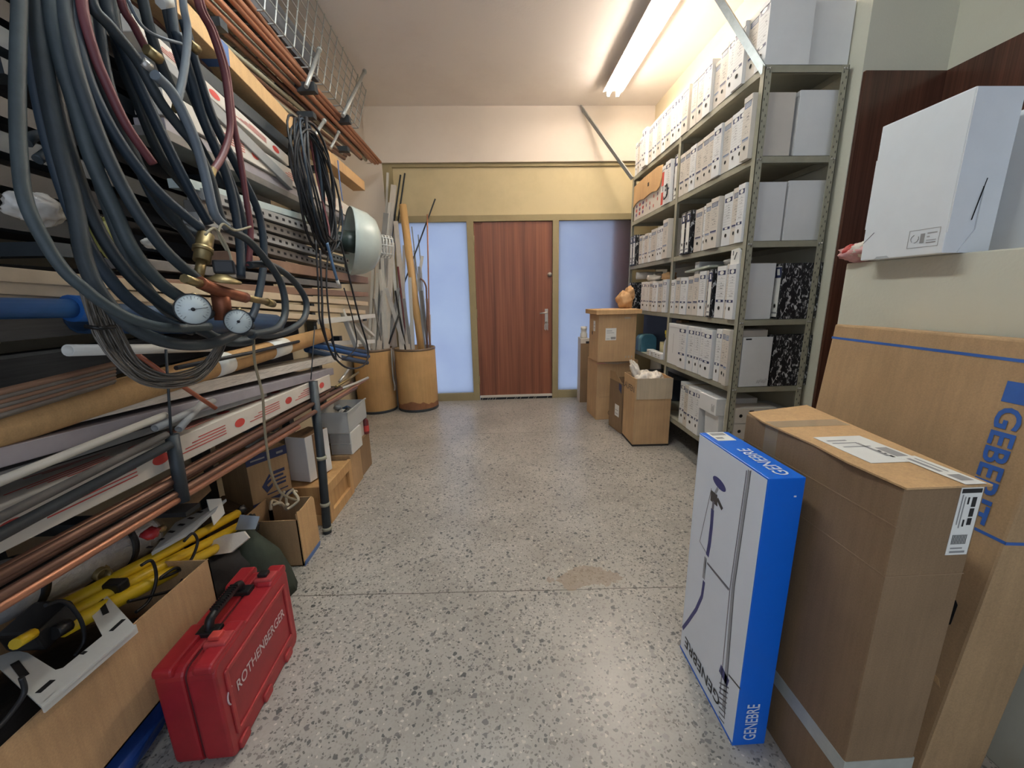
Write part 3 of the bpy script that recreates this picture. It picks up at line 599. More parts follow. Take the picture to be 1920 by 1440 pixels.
t = obox('cardboard_box', 'small open kraft box squeezed between the tall box and the big open box', 'box', (1.105, 3.335, 0), .20, .27, .47, math.radians(7), CARD_D, None, True)
sticker(t, 'label', (-.0002, .14, .14), -YA, ZA, .09, .11, [(.15, .8, .2, .25, 1), (.15, .8, .5, .55, 1)])
part('bent_flap', MB().prism([(0, 0), (.26, 0), (.20, .11), (.08, .10)], (-.002, .265, .465), (0, -1, 0), Vector((-.35, 0, .93)), (.003, 0, 0)), CARD, t, True)
part('blue_mark', MB().quad((-.001, .07, .40), (-.001, .015, .37), (-.001, .015, .45), (-.001, .07, .46)), NAVY, t, True)
LA = math.radians(-1)
t = obox('cardboard_box', 'large open kraft box with a folded down grey flap and a white bag inside', 'box', (1.108, 3.03, 0), .300, .285, .575, LA, CARD_K, None, True)
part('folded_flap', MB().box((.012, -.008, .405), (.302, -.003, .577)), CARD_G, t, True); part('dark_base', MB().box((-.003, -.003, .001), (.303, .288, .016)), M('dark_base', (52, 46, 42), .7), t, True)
w = t.matrix_basis
lettering('LAUFEN', 'lettering', t, M('brown_print', (46, 40, 36), .6), w @ Vector((-.0005, .30, .455)), w.to_3x3() @ Vector((0, -1, 0)), ZA, .285, .05)
bag = MB().blob((1.235, 3.17, .53), (.10, .10, .080), 16, 9, .08, 2, crumple=.12); bag.blob((1.17, 3.19, .585), (.035, .05, .11), 10, 7, .12, 8, X=Matrix.Rotation(-.4, 3, 'Y').to_4x4(), crumple=.14); bag.blob((1.32, 3.16, .55), (.06, .08, .055), 12, 7, .1, 6, crumple=.14)
solo('plastic_bag', bag, PBAG, 'white plastic bag bulging out of the large open kraft box', 'bag')
# ------------------------------------------------------------------ right foreground
struct('wall_low', MB().box((1.30, -1.2, 0), (1.85, 1.455, 1.340)), P_GREEN, .004)
# flat pack carton with blue print leaning on the low wall
t = thing('cardboard_box', 'large flat brown carton with blue lettering leaning against the pale green wall', 'box', (1.035, .98, 0))
Y0, Y1, HT, TH = .705, 1.262, 1.140, .165
lean = Matrix.Translation((1.030, 0, 0)) @ Matrix.Rotation(math.radians(4.6), 4, 'Y')
L = lambda x, y, z: lean @ Vector((x, y, z))
part('carton', MB().box((0, Y0, .0085), (TH, Y1, HT), X=lean), CARD, t, bev=.006)
for a, b, c, d2 in ((Y0, Y1, 1.092, 1.099), (Y0, Y0+.22, .705, .712)): part('blue_rule', MB().quad(L(-.0008, a, c), L(-.0008, b, c), L(-.0008, b, d2), L(-.0008, a, d2)), BLUEINK, t)
part('blue_square', MB().quad(L(-.0008, .744, 1.004), L(-.0008, .790, 1.004), L(-.0008, .790, 1.050), L(-.0008, .744, 1.050)), BLUEINK, t)
part('blue_rule', MB().box((.0, Y0-.001, .704), (TH, Y0, .711), X=lean), BLUEINK, t)
lettering('GEBERIT', 'lettering', t, BLUEINK, L(-.001, .790, .994), lean.to_3x3() @ Vector((0, 0, -1)), (0, -1, 0), .270, .045, bold=.022)
hh = MB(); P_ = [(0, -.016), (.008, -.022), (.062, -.022), (.07, -.016), (.07, .016), (.062, .022), (.008, .022), (0, .016)]
hh.prism(P_, L(-.0012, .765, .455), lean.to_3x3() @ ZA, YA, (.0008, 0, 0)); part('hand_hole', hh, HOLE, t)
part('torn_nick', MB().prism([(0, 0), (.02, .006), (.028, .024), (.008, .018)], L(-.0012, .722, .30), YA, lean.to_3x3() @ ZA, (.0006, 0, 0)), CARD_L, t)
# tall brown carton
t = obox('cardboard_box', 'tall brown cardboard box with taped edges behind the blue and white box', 'box', (.757, .642, 0), .162, .475, .882, 0, CARD_D, bev=.004)
top = MB(); top.prism([(0, 0), (.168, 0), (.182, .12), (.205, .30), (.24, .54), (.012, .485), (-.004, .40), (.002, .22), (-.006, .12)], (-.003, -.006, .8825), XA, YA, (0, 0, .004)); part('top_flap', top, CARD_L, t, True)  # paler card than the sides: lamp light put into the flap's colour
tp = MB(); tp.box((-.0009, -.0009, .165), (.1629, .4759, .21)); part('packing_tape', tp, M('whitish_tape', (178, 180, 170), .3, var=.12, scale=18), t, True)
tq = MB(); tq.box((-.0009, .335, .74), (.0, .385, .8825)).box((-.004, .335, .887), (.20, .385, .8878)); part('clear_tape', tq, mat_film('clear_tape', (216, 196, 164), .4, .15), t, True)
cr = MB()
for z in (.80, .69): cr.box((-.0007, 0, z), (0, .475, z+.002)); 
cr.box((-.0007, -.0007, .69), (.162, 0, .692)); part('crease', cr, M('cardboard_crease', (152, 124, 94), .8), t, True)
sticker(t, 'shipping_label', (.03, .10, .8872), XA, YA, .12, .155, [(.1, .5, .8, .84, 1), (.1, .6, .7, .73, 1), (.15, .7, .55, .58, 1), (.55, .62, .2, .7, 1), (.70, .93, .10, .50, 1), (.60, .66, .15, .22, 2), (.60, .66, .27, .3, 2), (.60, .66, .35, .4, 2)])
sticker(t, 'address_strip', (.113, -.004, .8878), XA, YA, .042, .13, [(.2, .8, .1, .3, 1), (.2, .4, .4, .9, 1), (.6, .7, .4, .9, 1)])
ls = [(.05, .95, .90, .96, 2), (.60, .80, .70, .84, 2), (.60, .80, .56, .68, 2), (.60, .80, .44, .54, 2), (.40, .48, .74, .84, 2), (.40, .48, .42, .52, 2), (.25, .30, .40, .85, 1), (.12, .17, .45, .88, 1), (.15, .85, .03, .06, 1), (.15, .7, .09, .11, 1)]
ls += [(.12+.07*i, .12+.07*i+.035, .16, .30, 2) for i in range(10)]
sticker(t, 'barcode_label', (.112, -.0003, .735), XA, ZA, .044, .148, ls)
sc = MB()
for z0, z1 in ((.55, .62), (.44, .47), (.30, .36), (.22, .28)): sc.beam((-.001, .001, z0), (-.001, .001, z1), .004, .004)
part('scuffed_corner', sc, CARD_L, t, True)
# blue and white carton
t = thing('product_box', 'white and blue carton with a shower column picture standing by the tall brown box', 'box', (.675, .985, 0))
gx0, gx1, gy0, gy1, gh = .632, .724, .826, 1.146, .816
b = MB().box((gx0, gy0, 0), (gx1, gy1, gh)); b.mi = [0]*6
part('carton', b, BLUEBOX, t, bev=.0025)
fx = gx0-.0007
part('white_front', MB().box((fx, gy0+.003, .006), (gx0+.0002, gy1-.003, gh-.004)), M('blue_white_card', (236, 242, 252), .35, var=.02), t)
PD = M('printed_dark', (70, 66, 66), .4); PB = M('printed_violet', (62, 64, 128), .4); PG = M('printed_chrome', (158, 160, 168), .4); PGD = M('printed_dark_chrome', (112, 110, 122), .4)
def gp(px, py): q = at(px, py, x=fx-.0004); return q
m = MB()
def stripe(pts, w, k):
    P = [gp(*p) for p in pts]
    for a, c in zip(P, P[1:]): m.beam(a, c, .0004, w, k, up=(YA if abs((c-a).normalized().z) > .6 else ZA))
stripe([(1405, 882), (1402, 905), (1374, 1100), (1356, 1330)], .011, 2); stripe([(1400, 882), (1397, 905), (1369, 1100), (1350, 1300)], .003, 3)
stripe([(1408, 882), (1405, 905), (1377, 1100), (1358, 1345)], .002, 0)
disc(m, gp(1348.5, 907), gp(1360, 920)-gp(1337, 893), gp(1352, 900)-gp(1345, 914), .034, 20, 1, .015)
stripe([(1346, 915), (1341, 925)], .009, 2)
m.quad(gp(1333, 918), gp(1345, 928), gp(1345, 950), gp(1332, 938), 0); stripe([(1345, 935), (1354, 955)], .012, 0)
stripe([(1334, 916), (1312, 1015)], .002, 3); stripe([(1312, 1015), (1325, 1038)], .002, 3)
stripe([(1336, 955), (1334, 985), (1330, 1020), (1326, 1042)], .015, 1); stripe([(1338, 940), (1336, 956)], .010, 3)
stripe([(1323, 1045), (1319, 1085)], .013, 2); stripe([(1324, 1050), (1321, 1075)], .004, 0)
stripe([(1326, 1055), (1367, 1105)], .005, 3); stripe([(1326, 1057), (1366, 1107)], .0015, 0)
stripe([(1320, 1090), (1316, 1118), (1305, 1143), (1290, 1165), (1280, 1178)], .012, 1)
stripe([(1350, 1252), (1365, 1282)], .03, 1); stripe([(1366, 1265), (1388, 1292)], .005, 0)
for i in range(8): stripe([(1349-1*i*.2, 1280+i*9), (1366-i*1.2, 1290+i*9.5)], .004, 3)
part('product_picture', m, [PD, PB, PG, PGD], t)
lettering('GENEBRE', 'front_lettering', t, INK, (fx-.0006, gy0+.075, .078), YA, -ZA, .215, .040, bold=.01)
part('bottom_edge', MB().box((fx-.0005, gy0, .0), (gx0, gy1, .008)), BLUEBOX, t)
lettering('GENEBRE', 'side_lettering', t, M('white_print', (214, 222, 240), .4), (gx0+.062, gy0-.0006, .02), ZA, -XA, .125, .036, bold=.012)
lettering('GENEBRE', 'top_lettering', t, _mats['white_print'], (gx0+.068, gy0+.015, gh+.0006), YA, -XA, .165, .036, bold=.012)
sticker(t, 'top_label', (gx0+.018-t.location.x, .245+gy0-t.location.y, gh+.0002), XA, YA, .055, .07, [(.1, .9, .6, .9, 1), (.1, .5, .2, .4, 1)])
part('small_mark', MB().box((gx1-.024, gy0-.0008, gh-.05), (gx1-.018, gy0-.0002, gh-.046)), _mats['white_print'], t)
# white cartons on top of the low wall
t = thing('white_carton', 'white die cut carton standing on the low wall with a small printed mark', 'box', (1.31, 1.21, 1.3405))
wx0, wx1, wy0, wy1, wz, wt = 1.245, 1.375, 1.092, 1.342, 1.3405, 1.748
part('carton', MB().box((wx0, wy0, wz), (wx1, wy1, wt)), M('bluish_white_card', (222, 226, 228), .5, var=.03), t, bev=.003)
part('side_flap', MB().prism([(0, .055), (.055, .055+.035), (.072, .17), (.078, .17), (.078, .06), (.04, 0), (.130, 0), (.130, .405), (0, .405)], (wx0, wy0-.0035, wz), XA, ZA, (0, .003, 0)), _mats['bluish_white_card'], t)
part('flap_slit', MB().beam((wx0+.060, wy0-.004, wz+.085), (wx0+.079, wy0-.004, wz+.19), .001, .0025, up=YA), HOLE, t)
part('end_flap', MB().box((wx0+.004, wy1, wz+.10), (wx0+.007, wy1+.006, wz+.31)), _mats['bluish_white_card'], t)
m = MB(); q = Vector((wx0-.0008, wy0+.10, wz+.022)); fu, fv = -YA, ZA
for a0, a1, b0, b1 in ((0, .085, 0, .0012), (0, .085, .049, .0502), (0, .0012, 0, .05), (.0838, .085, 0, .05), (.052, .078, .010, .013), (.052, .078, .017, .019), (.052, .078, .036, .039), (.052, .06, .026, .029), (.034, .046, .012, .038)): rect(m, q, fu, fv, a0, a1, b0, b1)
for i in range(9):
    a = 1.9+i*.55
    if i not in (4,): m.beam(q+fu*(.019+.011*math.cos(a))+fv*(.026+.011*math.sin(a)), q+fu*(.019+.011*math.cos(a+.5))+fv*(.026+.011*math.sin(a+.5)), .0004, .0022, up=XA)
part('printed_mark', m, GREYINK, t)
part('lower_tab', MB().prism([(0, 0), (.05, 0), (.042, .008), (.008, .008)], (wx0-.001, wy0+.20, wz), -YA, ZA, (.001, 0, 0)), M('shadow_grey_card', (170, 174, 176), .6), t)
part('corner_cut', MB().beam((wx0-.0006, wy1-.001, wz+.055), (wx0-.0006, wy1-.035, wz+.085), .0006, .0022, up=XA), GREYINK, t)
t = solo('white_carton', MB().box((1.435, 1.0, 1.3405), (1.68, 1.33, 1.71)), _mats['bluish_white_card'], 'second white carton behind the die cut one at the picture edge', 'box', bev=.003)
t = thing('plastic_wrapper', 'pink and white plastic wrapper lying on the low wall end', 'wrapper', (1.312, 1.42, 1.3405))
part('film', MB().blob((1.308, 1.405, 1.374), (.045, .085, .030), 16, 9, .08, 4, crumple=.16), PINKBAG, t)
part('white_print', MB().blob((1.290, 1.39, 1.380), (.030, .035, .026), 12, 8, .08, 9, crumple=.16), PBAG, t)
part('red_print', MB().blob((1.286, 1.43, 1.378), (.024, .018, .024), 12, 8, .08, 12, crumple=.16), REDINK, t)
solo('white_slab', MB().box((1.16, .42, 0), (1.24, .60, .10)), WPLAST, 'white corner of an object at the lower right picture edge', 'slab', bev=.006)
# ------------------------------------------------------------------ left: pipe rack and what lies on it
def lng(a, b, X0, X1=None, back=-.25):
    """a long piece seen from pixel a (near) to pixel b (far end), lying at depth X; runs on past the frame to y = back"""
    p1 = at(*b, x=X0 if X1 is None else X1); p0 = at(*a, x=X0)
    if back is not None and p0.y > back: p0 = p1+(p0-p1)*((p1.y-back)/(p1.y-p0.y))
    return p0, p1
rk = thing('cantilever_rack', 'dark grey steel rack arms and uprights holding the pipes on the left wall', 'rack', (-1.45, 1.9, 0))
for y in (1.11, 2.0, 2.86, 3.45):
    part('upright', MB().box((-1.60, y-.03, 0), (-1.54, y+.03, 2.75)), DARKMET, rk)
    for z in ((.615, .985, 1.40, 1.80, 2.09, 2.40) if y < 3 else (1.09, 1.40, 1.77, 2.40)):
        part('arm', MB().beam((-1.55, y, z-.012), (-1.16 if z < .7 else -1.11, y, z-.012), .05, .034), DARKMET, rk)
def stop(a, b, X, r=.011, knob=True, Xb=None):
    p0, p1 = at(*a, x=X), at(*b, x=Xb or X)
    m = MB().tube([p0, p1], r, 8)
    mt_ = _mats['galvanised_steel'] if knob else DARKMET
    if knob: m.tube([p1, p1+(p1-p0).normalized()*.02], r*1.35, 8)
    part('end_stop', m, mt_, rk)
part('arm', MB().beam((-1.55, 2.80, 2.50), (-1.06, 2.80, 2.515), .05, .05), DARKMET, rk); part('arm', MB().beam((-1.55, 3.40, 2.555), (-1.06, 3.40, 2.575), .05, .05), DARKMET, rk)
stop((574, 163), (598, 95), -1.07, .012); stop((643, 217), (683, 135), -1.07, .014); stop((585, 262), (607, 228), -1.04, .010); stop((620, 278), (634, 250), -1.08, .009)
stop((322, 815), (344, 940), -.955, .017, False); stop((311, 655), (321, 815), -.955, .0035, False); stop((590, 612), (583, 712), -.955, .003, False)
q = at(342, 948, x=-.955); part('foot_plate', MB().box((q.x-.07, q.y-.028, q.z-.022), (q.x+.028, q.y+.028, q.z-.008)), BLACK, rk)
t = thing('support_pole', 'dark grey pole standing on the floor in front of the low pipes', 'pole', (-.955, 1.965, 0))
part('pole', MB().tube([(-.955, 1.96, 0), (-.962, 2.02, .40), (-.968, 2.06, .83)], .022, 14), DARKMET, t)
for z in (.02, .155, .41): part('collar', MB().tube([(-.955-.0035*z, 1.96+.13*z, z), (-.955-.0035*z, 1.96+.13*z, z+.016)], .0255, 14), GREYMET, t)

# long pieces -----------------------------------------------------
def pipe(p, r, mt, name, label, cat='pipe', group=None, wall=None, n=10):
    m = MB()
    if wall: m.hollow(p[0], p[1], r, wall, 14)
    else: m.tube([p[0], p[0].lerp(p[1], .5)-Vector((0, 0, .004)), p[1]], r, n)
    return solo(name, m, mt, label, cat, group)
def bar(p, w, h, mt, name, label, cat, group=None, drop=(0, 0)):
    """bar whose top front edge runs along p"""
    d = Vector((-w/2+drop[0], 0, -h/2)); return solo(name, MB().beam(p[0]+d, p[1]+d, w, h), mt, label, cat, group, bev=min(w, h)*.06)
def carton(p, w, h, label, marks=True, endc=None, blue=None, base=None, group=None, mk=.42, name='long_carton', skip=.55):
    d = Vector((-w/2, 0, -h/2)); a, b = p[0]+d, p[1]+d; t = thing(name, label, 'box', (b.x, b.y, b.z-h/2), 0, group)
    part('carton', MB().beam(a, b, w, h), base or WHITE2, t, bev=.003)
    u = (b-a).normalized(); sd = ZA.cross(u).normalized()*-1; up = sd.cross(u).normalized()
    if up.z < 0: up = -up
    if sd.x < 0: sd = -sd
    Ln = (b-a).length
    if marks:
        m = MB(); s_ = Ln-.12
        while s_ > .3:
            for face_o, f2 in ((a+sd*(w/2+.0008), up), (a+up*(h/2+.0008), sd)):
                hh = h if f2 is up else w
                disc(m, face_o+u*s_, u, f2, .030, 16, 0, min(.016, hh*.26))
                for q in range(4): m.beam(face_o+u*(s_-.08-.0)+f2*(hh*(-.18+.12*q)), face_o+u*(s_-.30+.03*q)+f2*(hh*(-.18+.12*q)), .0006, hh*.035, 0, up=f2)
            s_ -= mk
        part('red_print', m, REDINK, t)
    if endc: part('dark_end', MB().beam(b, b+u*.006, w*.9, h*.9), endc, t)
    if blue:
        for s_ in blue: part('blue_tape', MB().beam(a+u*(Ln-s_), a+u*(Ln-s_+.045), w*1.02, h*1.03), M('blue_tape', (86, 112, 160), .5), t)
    return t
# copper on the upper arms
cu = [((423, 0), (562, 133), -1.13), ((436, 0), (708, 306), -1.14), ((482, 25), (690, 296), -1.16), ((447, 0), (713, 304), -1.125), ((410, 0), (703, 306), -1.15), ((470, 30), (697, 303), -1.19), ((395, 10), (676, 294), -1.18)]
for i, (a, b, X) in enumerate(cu[1:]): pipe(lng(a, b, X), .0150, COPPER, 'copper_pipe', 'bright copper pipe reaching toward the beam on the upper rack arms', group='bright copper pipes up high')
dk = [((400, 5), (686, 300), -1.17), ((415, 25), (680, 290), -1.2), ((395, 35), (677, 298), -1.2), ((392, 60), (660, 283), -1.21), ((405, 85), (655, 290), -1.2), ((420, 110), (648, 292), -1.19), ((440, 130), (640, 287), -1.18), ((460, 160), (632, 283), -1.17), ((480, 185), (645, 297), -1.16)]
for i, (a, b, X) in enumerate(dk): pipe(lng(a, b, X-.02), .0145, COPPER_D if i % 3 else GREYMET, 'copper_pipe' if i % 3 else 'grey_conduit', 'tarnished brown pipe bundled under the bright copper up high' if i % 3 else 'pale conduit among the tarnished pipes up high', group='tarnished pipes up high' if i % 3 else 'pale conduits up high')
# wire mesh tray at the top
t = thing('wire_mesh_tray', 'galvanised wire mesh cable tray lying on top of the rack under the ceiling', 'cable tray', (-1.25, 1.8, 2.62))
p0, p1 = lng((480, 0), (672, 240), -1.11, None, .4); q0, q1 = lng((592, 0), (687, 172), -1.11, None, .4)
m = MB()
for i in range(7):
    f = i/6; m.tube([p0.lerp(q0, f), p1.lerp(q1, f)], .0040, 6)
for i in range(5):
    o = Vector((-.08-.08*i, 0, 0)); m.tube([p0+o, p1+o], .0040, 6)
n_ = 34
for i in range(n_+1):
    a, b = p0.lerp(p1, i/n_), q0.lerp(q1, i/n_); m.tube([a+Vector((-.40, 0, 0)), a+Vector((-.002, 0, 0)), a, b+Vector((0, 0, .015))], .0040, 6)
part('mesh', m, GALV, t)
for i, (x, z, w) in enumerate(((-1.17, 2.80, .04), (-1.25, 2.86, .05), (-1.33, 2.88, .05), (-1.43, 2.94, .06))):
    solo('steel_channel', MB().beam((x, -.1, z-.06), (x, 3.1+.12*i, z-.03), w, .17), DARKMET if i % 2 else M('mid_grey_steel', (92, 94, 98), .5, .2), f'{"dark" if i % 2 else "grey"} steel channel lying inside the mesh tray, {ORD[i]} from the room side', 'channel')
# tan cartons
carton(lng((388, 45), (557, 230), -1.08), .10, .075, 'long tan carton with blue tape across it, nearest of the two under the copper', False, BLACK, (.62,), CARD_L)
carton(lng((580, 250), (683, 340), -1.08, None, 2.62), .10, .075, 'long tan carton with a dark open end below the copper pipes', False, BLACK, None, CARD_L)
solo('blue_ribbon', MB().prism([(0, 0), (.02, 0), (.012, -.11), (.026, -.26), (.008, -.255), (-.006, -.12)], at(632, 300, x=-1.06), YA, ZA, (.003, 0, 0)), _mats['blue_tape'], 'blue strap hanging from the far tan carton', 'strap')
bar(lng((430, 165), (545, 265), -1.09), .12, .055, DARKMET, 'steel_profile', 'dark steel profile directly beneath the near tan carton', 'profile')
carton(lng((390, 155), (540, 292), -1.05, None, 1.42), .09, .05, 'white long carton with red ovals just below the dark steel profile')
bar(lng((437, 226), (548, 338), -1.05, None, 1.5), .10, .05, GPLAST, 'grey_profile', 'pale grey profile with black scuffs under the upper white carton', 'profile')
carton(lng((440, 250), (690, 409), -1.06, None, 1.5), .10, .08, 'white long carton with red ovals running behind the black cable coil', True, None, None, None, None, .5)
bar(lng((455, 300), (690, 428), -1.07, None, 1.5), .10, .038, LILAC, 'grey_profile', 'lilac grey profile behind the black cable coil', 'profile')
bar(lng((460, 318), (640, 410), -1.06, None, 1.45), .12, .03, GREYSTRIP, 'steel_profile', 'thin steel profile above the pale plastic strip', 'profile')
pp = lng((473, 372), (610, 415), -1.03, None, 1.5); bar(pp, .07, .03, M('pale_aqua_plastic', (176, 188, 186), .35), 'plastic_strip', 'pale aqua plastic strip poking out left of the cable coil', 'strip')
for i in range(4):
    a, b = (470, 392+22*i), (655, 452+19*i); p = lng(a, b, -1.02-.015*i, None, 1.55); t = thing('slotted_channel', f'perforated grey metal channel left of the cable coil, {ORD[i]} from the top of its pile', 'channel', p[1])
    part('channel', MB().beam(p[0]+Vector((-.03, 0, 0)), p[1]+Vector((-.03, 0, 0)), .06, .04), GREYSTRIP if i % 2 else GPLAST, t, bev=.002)
    m = MB(); L_ = (p[1]-p[0]).length; u = (p[1]-p[0]).normalized()
    for j in range(int(L_/.06)): c = p[0]+u*(.05+.06*j)+Vector((.0008, 0, 0)); m.beam(c, c+u*.022, .0008, .012)
    part('slots', m, HOLE, t)
for i, (a, b, h, mt, nm, lb) in enumerate([
    ((480, 480), (690, 520), .05, BROWNSTRIP, 'brown_profile', 'reddish brown profile above the dark gap right of the gauges'),
    ((300, 488), (640, 532), .03, GREYSTRIP, 'grey_strip', 'thin grey strip above the cream channels'),
    ((200, 515), (690, 548), .035, BROWNSTRIP, 'brown_profile', 'reddish brown profile lying on the cream channels'),
    ((60, 505), (690, 566), .03, WOODSTRIP, 'cream_channel', 'topmost cream plastic channel at gauge height'),
    ((60, 530), (685, 582), .028, WOODSTRIP, 'cream_channel', 'middle cream plastic channel at gauge height'),
    ((190, 556), (680, 598), .028, WOODSTRIP, 'cream_channel', 'lowest cream plastic channel at gauge height')]):
    bar(lng(a, b, -1.0-.006*(i % 3), None, (1.6, 1.2, 1.3, .5, .35, .6)[i]), .10, h, mt, nm, lb, 'channel')
for i, (z, w, mt) in enumerate(((1.53, .05, BLACK), (1.62, .06, DARKMET), (1.72, .05, BLACK), (1.86, .07, DARKMET), (1.95, .06, BLACK), (1.43, .05, DARKMET))):
    solo('steel_profile', MB().beam((-1.23-.03*(i % 3), -.3, z+.08), (-1.23-.03*(i % 3), 2.2+.1*i, z), w, .05), mt, f'dark profile deep behind the hanging hoses, {ORD[(4, 3, 2, 1, 0, 5)[i]]} from the top', 'profile')
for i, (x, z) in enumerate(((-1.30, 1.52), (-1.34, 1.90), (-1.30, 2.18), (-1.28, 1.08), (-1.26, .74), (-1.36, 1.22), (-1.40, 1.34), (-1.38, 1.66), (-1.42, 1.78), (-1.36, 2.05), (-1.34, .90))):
    solo('dark_filler', MB().box((x-.2, -.3, z-.07), (x-.04, 2.7, z+.03)), M('filler_shade', (46, 44, 43), .7, var=.4, scale=8, stretch=(14, .5, 14)), f'added dark filler for the shade at the back of the rack, {("chest high", "above the hoses", "below the tan cartons", "at gauge height", "on the lowest arms", "level with the blue pipe", "under the chest high pile", "above the chest high pile", "behind the thick hoses", "under the upper cartons", "behind the wrapped profiles")[i]}', 'profiles', kind='stuff')  # dark boxes added to cover the lit wall and keep the rack back dim
# blue pipes
p = (Vector((-.985, -.2, 1.275)), at(140, 578, x=-.985)); t = thing('blue_pipe', 'bright blue plastic pipe with a socket end behind the hoses', 'pipe', p[1])
part('pipe', MB().tube(p, .022, 14), BLUEP, t); part('socket', MB().tube([p[1]-Vector((0, .01, 0)), p[1]+Vector((0, .06, -.004))], .031, 16), BLUEP, t)
pipe((at(150, 592, x=-1.04), at(515, 608, x=-1.02)), .045, NAVYP, 'blue_pipe', 'thick dark blue pipe passing behind the two gauges', wall=.006)
for i, (a, b) in enumerate((((560, 640), (690, 668)), ((575, 655), (688, 680)), ((590, 642), (685, 660)))):
    pipe((at(*a, x=-1.05), at(*b, x=-1.03)), .017, NAVYP if i else BLUEP, 'blue_pipe', f'dark blue pipe end beside the far barrel, {("upper", "lower", "middle")[i]} of three')
# white plastic pieces near the coil
for i, (a, b, w) in enumerate((((600, 603), (700, 592), .03), ((640, 580), (668, 650), .022), ((655, 600), (690, 655), .02), ((600, 645), (700, 640), .03), ((650, 585), (700, 630), .02))):
    solo('plastic_offcut', MB().beam(at(*a, x=-1.0-.02*i), at(*b, x=-.98-.02*i), .03, w), WPLAST, 'white plastic channel offcut in the jumble below the lamp shade', 'offcut', 'white offcuts below the lamp shade')
# cardboard tube, strips, white tube
p = (at(60, 785, x=-1.02), at(610, 627, x=-1.02)); t = thing('cardboard_tube', 'long brown cardboard tube with a white label below the gauges', 'tube', p[1])
part('tube', MB().hollow(p[0]+(p[0]-p[1])*.3, p[1], .040, .006, 20), TANTUBE, t)
for f, wd, mt in ((.60, .14, PAPER), (.36, .09, PAPER)):
    c = p[0].lerp(p[1], f); u = (p[1]-p[0]).normalized(); part('label', MB().tube([c, c+u*wd], .0407, 20), mt, t)
for i in range(6):
    pipe((at(0, 772+9*i, x=-.99)+Vector((0, -.4, .02)), at(213, 684+6*i, x=-.975)), .0085, GREYSTRIP if i % 2 else BROWNSTRIP, 'flat_strip', 'grey brown strip fanning out at the left picture edge', 'strip', 'strips fanning out on the left', n=4)
pipe((at(127, 657, x=-.955), at(410, 652, x=-1.0)), .0135, WPLAST, 'white_tube', 'white plastic tube with its open end toward the camera below the blue pipe', 'tube', wall=.003)
pipe((at(330, 690, x=-.96), at(560, 640, x=-.98)), .007, BLACKRUB, 'black_conduit', 'thin black conduit lying above the cardboard tube', 'conduit')
# wrapped packs, profiles, cartons on the lowest arms
bar(lng((0, 790), (640, 664), -1.0), .13, .04, WRAP, 'wrapped_profiles', 'film wrapped cream profiles with shiny plastic on the low arms', 'profile')
bar(lng((0, 840), (625, 690), -.99), .12, .04, LILAC, 'wrapped_profiles', 'lilac grey long profile under the film wrapped pack', 'profile')
bar(lng((0, 885), (500, 735), -1.01), .10, .02, GPLAST, 'grey_profile', 'pale grey flat profile under the lilac one', 'profile')
carton(lng((0, 930), (480, 765), -1.11), .10, .06, 'white long carton with red ovals under the grey tubes on the low arms', True)
carton(lng((0, 958), (618, 702), -.985), .11, .082, 'white long carton with red ovals closest to the room on the low arms', True, mk=.36)
pipe(lng((0, 900), (310, 778), -.97), .010, WPLAST, 'white_tube', 'pale conduit slanting up toward the rack foot', 'tube')
pipe(lng((0, 968), (312, 815), -.955), .010, GREYSTRIP, 'grey_conduit', 'grey conduit touching the near rack foot, upper of two')
pipe(lng((0, 1000), (318, 834), -.95), .0125, DARKMET, 'dark_pipe', 'dark grey pipe ending at the near rack foot, lower of two')
pipe((at(290, 803, x=-.965), at(400, 752, x=-.99)), .0105, GPLAST, 'grey_tube', 'short grey tube with open end left of the rack foot', 'tube', wall=.0025)
pipe((at(335, 805, x=-.955), at(383, 752, x=-.99)), .0105, GPLAST, 'grey_tube', 'short grey tube with open end right of the rack foot', 'tube', wall=.0025)
pipe((at(240, 652, x=-1.02), at(405, 766, x=-.93)), .0065, M('terracotta_rod', (164, 92, 64), .5), 'terracotta_rod', 'terracotta coloured rod sticking out diagonally below the wire coil', 'rod')
low = [((0, 1076), (640, 728), -.97, COPPER_D, .0105), ((0, 1134), (690, 709), -.965, COPPER, .010), ((0, 1116), (668, 727), -.962, COPPER_D, .0105), ((0, 1088), (660, 718), -.985, COPPER_D, .010), ((0, 1066), (625, 728), -1.0, COPPER_D, .009), ((0, 1108), (655, 735), -.99, BLACK, .010), ((0, 1134), (560, 800), -.96, COPPER, .011), ((0, 1081), (600, 738), -1.02, COPPER_D, .010)]
for i, (a, b, X, mt, r) in enumerate(low):
    nm = 'bright copper' if mt is COPPER else ('tarnished copper' if mt is COPPER_D else 'black')
    pipe(lng(a, b, X), r, mt, 'copper_pipe' if mt is not BLACK else 'black_pipe', f'{nm} pipe in the bundle on the lowest rack arms', 'pipe', None if mt is BLACK else f'{nm} pipes on the lowest arms')
for i, (a, b, mt) in enumerate((((630, 725), (672, 698), BRASS), ((640, 728), (690, 708), WPLAST), ((636, 716), (655, 690), STEEL))):
    pipe((at(*a, x=-.97), at(*b, x=-.96)), .008, mt, 'pipe_offcut', f'{("brass", "white", "steel")[i]} pipe offcut at the far end of the low copper pipes')

